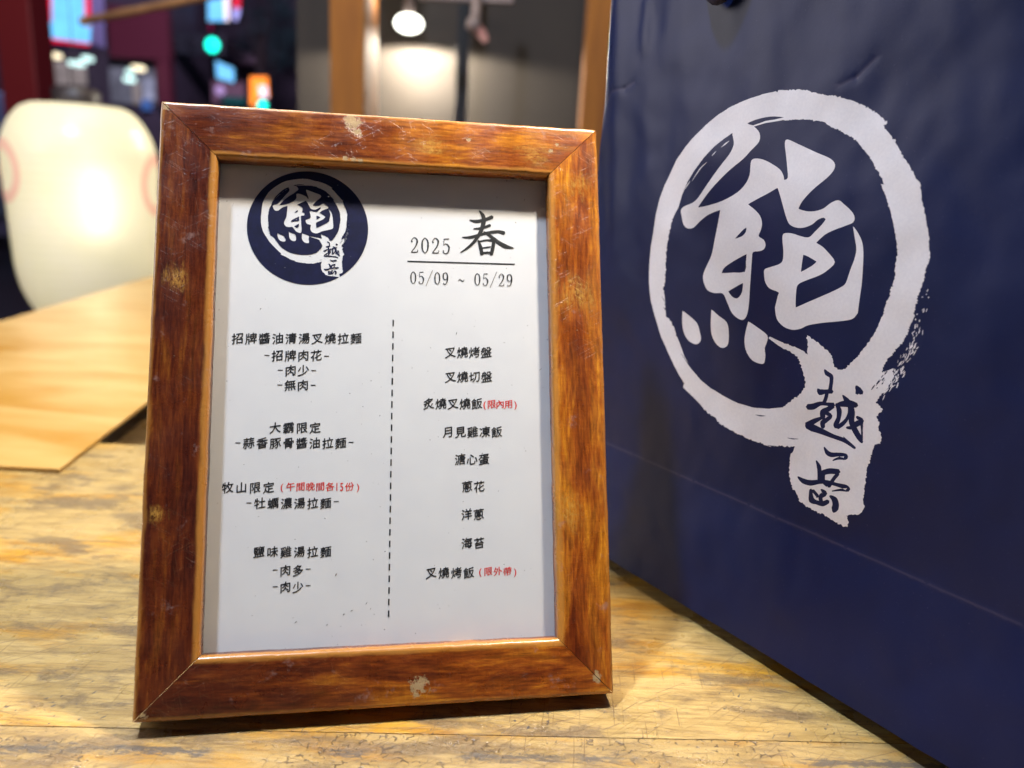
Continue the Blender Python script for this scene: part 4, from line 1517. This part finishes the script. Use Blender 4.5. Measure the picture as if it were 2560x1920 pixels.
def lit_sign(name, label, pts, Y, mat, extra=(), depth=.35):
    cx_ = sum(p[0] for p in pts) / len(pts)
    cy_ = sum(p[1] for p in pts) / len(pts)
    t = thing(name, label, 'sign', at(cx_, cy_, Y), group='illuminated street signs')
    og = t.location.copy()
    quad('sign_face', pts, Y, .03, mat, t, og)
    k = 1.05
    quad('sign_case', [(cx_ + (x - cx_) * k, cy_ + (y - cy_) * k) for x, y in pts], Y + .035, depth, M['steel'], t, og)
    for nm, p, m_ in extra: quad(nm, p, Y - .03, .025, m_, t, og)
    return t


lit_sign('street_sign', 'pale blue and lavender illuminated sign at the top edge above the green light', [(518, -60), (572, -60), (572, 52), (520, 52)], 26, M['e_blue'],
         (('sign_band', [(556, -60), (572, -60), (572, 52), (562, 52)], M['e_white']),))
lit_sign('street_sign', 'narrow illuminated sign, crimson above and lavender below, at the top edge', [(582, -60), (601, -60), (599, 30), (592, 52), (582, 48)], 26.5, M['e_lav'],
         (('sign_band', [(582, -60), (601, -60), (600, 20), (582, 20)], M['e_red']),))
lit_sign('street_sign', 'dim crimson sign under the lavender sign, left above the green light', [(510, 55), (530, 55), (530, 76), (512, 74)], 27, emit('dim_crimson', (.22, .012, .07), 1))
lit_sign('street_sign', 'tilted sky blue illuminated sign below the green traffic light', [(539, 152), (583, 171), (584, 206), (542, 194)], 22, M['e_blue'])
lit_sign('street_sign', 'orange illuminated sign with a white patch, just above the frame top', [(625, 192), (668, 192), (672, 264), (626, 264)], 20, M['e_orange'],
         (('sign_mark', [(646, 215), (666, 215), (670, 262), (640, 262), (650, 240)], M['e_white']),))
lit_sign('lit_panel', 'sky blue glowing panel at the left edge between the red pillar and the lantern', [(-90, 254), (24, 256), (26, 312), (-90, 316)], 11, emit('dull_blue_panel', (.09, .20, .46), 1), depth=.3)
for x, y, w_, h_, c in ((425, 232, 16, 12, (.03, .07, .16)), (446, 246, 30, 14, (.015, .05, .12)), (455, 176, 26, 10, (.05, .045, .06)), (490, 158, 14, 20, (.05, .04, .05)), (606, 140, 26, 8, (.10, .07, .09)), (600, 205, 10, 40, (.13, .06, .09))):
    bpart('window', x, y, x + w_, y + h_, b2y - .25, .1, emit('far_window_glow', c, 1.0, .3, .8), b2, b2o)
# round lavender lamp
t = thing('street_lamp', 'small round lavender lamp left of the orange sign', 'lamp', at(550, 226, 24))
lathe('lamp_glass', [(.02, -.14), (.10, -.1), (.14, 0), (.10, .1), (.02, .14)], emit('lavender_lamp', (.40, .26, .56), 1.2, .05), t, n=20)
tube('lamp_post', [(0, 0, -.14), (0, 0, GZ - t.location.z)], .04, M['steel'], t)


# traffic lights
def signal(px, py, Y, label, r, upright=False):
    t = thing('traffic_light', label, 'traffic light', at(px, py, Y), group='green traffic lights')
    s = r / FPX * Y
    # horizontal head with three lenses, the green one lit at the right end
    if upright: box('signal_head', (0, .14, -s * 2.9), (s * 2.9, .22, s * 9.2), M['steel'], t, bevel=.03)
    else: box('signal_head', (-s * 2.9, .14, 0), (s * 9.2, .22, s * 2.9), M['steel'], t, bevel=.03)
    for k in range(3):
        lathe_o = lathe('signal_lens', [(s * .05, 0), (s * .6, .01), (s * .95, .03), (s, .05)], M['e_green'] if k == 0 else M['black'], t, n=28, cap=True)
        Mx = Matrix.Translation((0, -.02, -s * 2.9 * k) if upright else (-s * 2.9 * k, -.02, 0)) @ Matrix.Rotation(-math.pi / 2, 4, 'X')
        lathe_o.data.transform(Mx)
    xp = 0 if upright else -s * 6.5
    tube('signal_pole', [(xp, .3, 0), (xp, .3, GZ - t.location.z)], .05, M['steel'], t)
    return t


signal(530, 112, 24, 'horizontal traffic light showing green, below the top signs', 16)
signal(655, 264, 18, 'second green traffic light peeping over the frame top at the orange sign', 11, True)

# dark street tree
random.seed(11)
ty = 27.0
tc = at(650, 60, ty)
tree = thing('street_tree', 'dark street tree against the night left of the shop wall', 'tree', (tc.x, ty, GZ))
M['bark'] = plain('bark', (0.03, 0.022, 0.02), .9)
M['leaf'] = plain('night_leaves', (0.02, 0.06, 0.06), .6, .4, 3)
H0 = tc.z - GZ
tube('trunk', [(0, 0, 0), (.05, 0, H0 * .5), (0, .05, H0 * .95)], [.2, .16, .1], M['bark'], tree)
for k in range(7):
    a = k * 2.4
    tube('limb', [(0, 0, H0 * (.55 + .05 * k)), (.35 * math.cos(a), .35 * math.sin(a), H0 * (.75 + .05 * k)), (.62 * math.cos(a), .6 * math.sin(a), H0 * (.92 + .06 * k))], [.05, .035, .015], M['bark'], tree, n=6)
V, F = [], []
clumps = [(random.gauss(0.25, .42), random.gauss(0, .5), H0 + random.gauss(0.3, 1.0), random.uniform(.28, .52)) for _ in range(34)]
for cx_, cy_, cz_, cr in clumps:
    for k in range(230):
        p = Vector((random.gauss(0, 1), random.gauss(0, 1), random.gauss(0, 1))).normalized() * cr * random.uniform(.4, 1.05) + Vector((cx_, cy_, cz_))
        a = Vector((random.gauss(0, 1), random.gauss(0, 1), random.gauss(0, 1))).normalized() * .035
        b = Vector((random.gauss(0, 1), random.gauss(0, 1), random.gauss(0, 1))).cross(a).normalized() * .018
        o0 = len(V)
        V += [p - a, p + b, p + a, p - b]
        F.append((o0, o0 + 1, o0 + 2, o0 + 3))
cr_ = obj('crown', V, F, M['leaf'], tree)
cr_['kind'] = 'stuff'

# parked van at the far left behind the lantern
vy = 9.0
M['van'] = N('van_paint').out(Base_Color=(0.10, 0.14, 0.24), Roughness=.3)
M['vanglass'] = plain('van_glass', (0.01, 0.012, 0.02), .1)
vx1 = at(46, 400, vy).x
van = thing('parked_van', 'pale blue parked van at the left edge, mostly hidden by the lantern', 'van', (vx1 - 1.9, vy + .9, GZ))
prof_ = [(-1.9, .35), (1.85, .35), (1.9, .75), (1.78, 1.12), (1.25, 1.25), (0.75, 1.85), (-1.8, 1.9), (-1.9, 1.2)]
bm = bmesh.new()
lo = [bm.verts.new((x, -.85, z)) for x, z in prof_]
hi = [bm.verts.new((x, .85, z)) for x, z in prof_]
bm.faces.new(lo)
bm.faces.new(hi[::-1])
for i in range(len(prof_)):
    bm.faces.new((lo[i], hi[i], hi[(i + 1) % len(prof_)], lo[(i + 1) % len(prof_)]))
bmobj('body', bm, M['van'], van, bevel=.06)
for x0, x1 in ((.35, 1.1), (-.55, .25), (-1.6, -.7)):
    z1 = 1.7
    obj('window', [(x0, -.862, 1.25), (x1, -.862, 1.25), (x1 - (.42 if x0 > .3 else 0), -.862, z1), (x0, -.862, z1)], [(0, 1, 2, 3)], M['vanglass'], van)
for x in (-1.2, 1.15):
    for y in (-.8, .8):
        o = lathe('wheel', [(.02, -.1), (.2, -.1), (.31, -.09), (.34, -.06), (.34, .06), (.31, .09), (.2, .1), (.02, .1)], M['black'], van, n=24)
        o.data.transform(Matrix.Translation((x, y, .34)) @ Matrix.Rotation(math.pi / 2, 4, 'X'))
o = box('headlight', (1.86, -.6, .85), (.06, .3, .16), M['pale'], van, bevel=.02)
o = box('headlight', (1.86, .6, .85), (.06, .3, .16), M['pale'], van, bevel=.02)

bpy.context.view_layer.update()
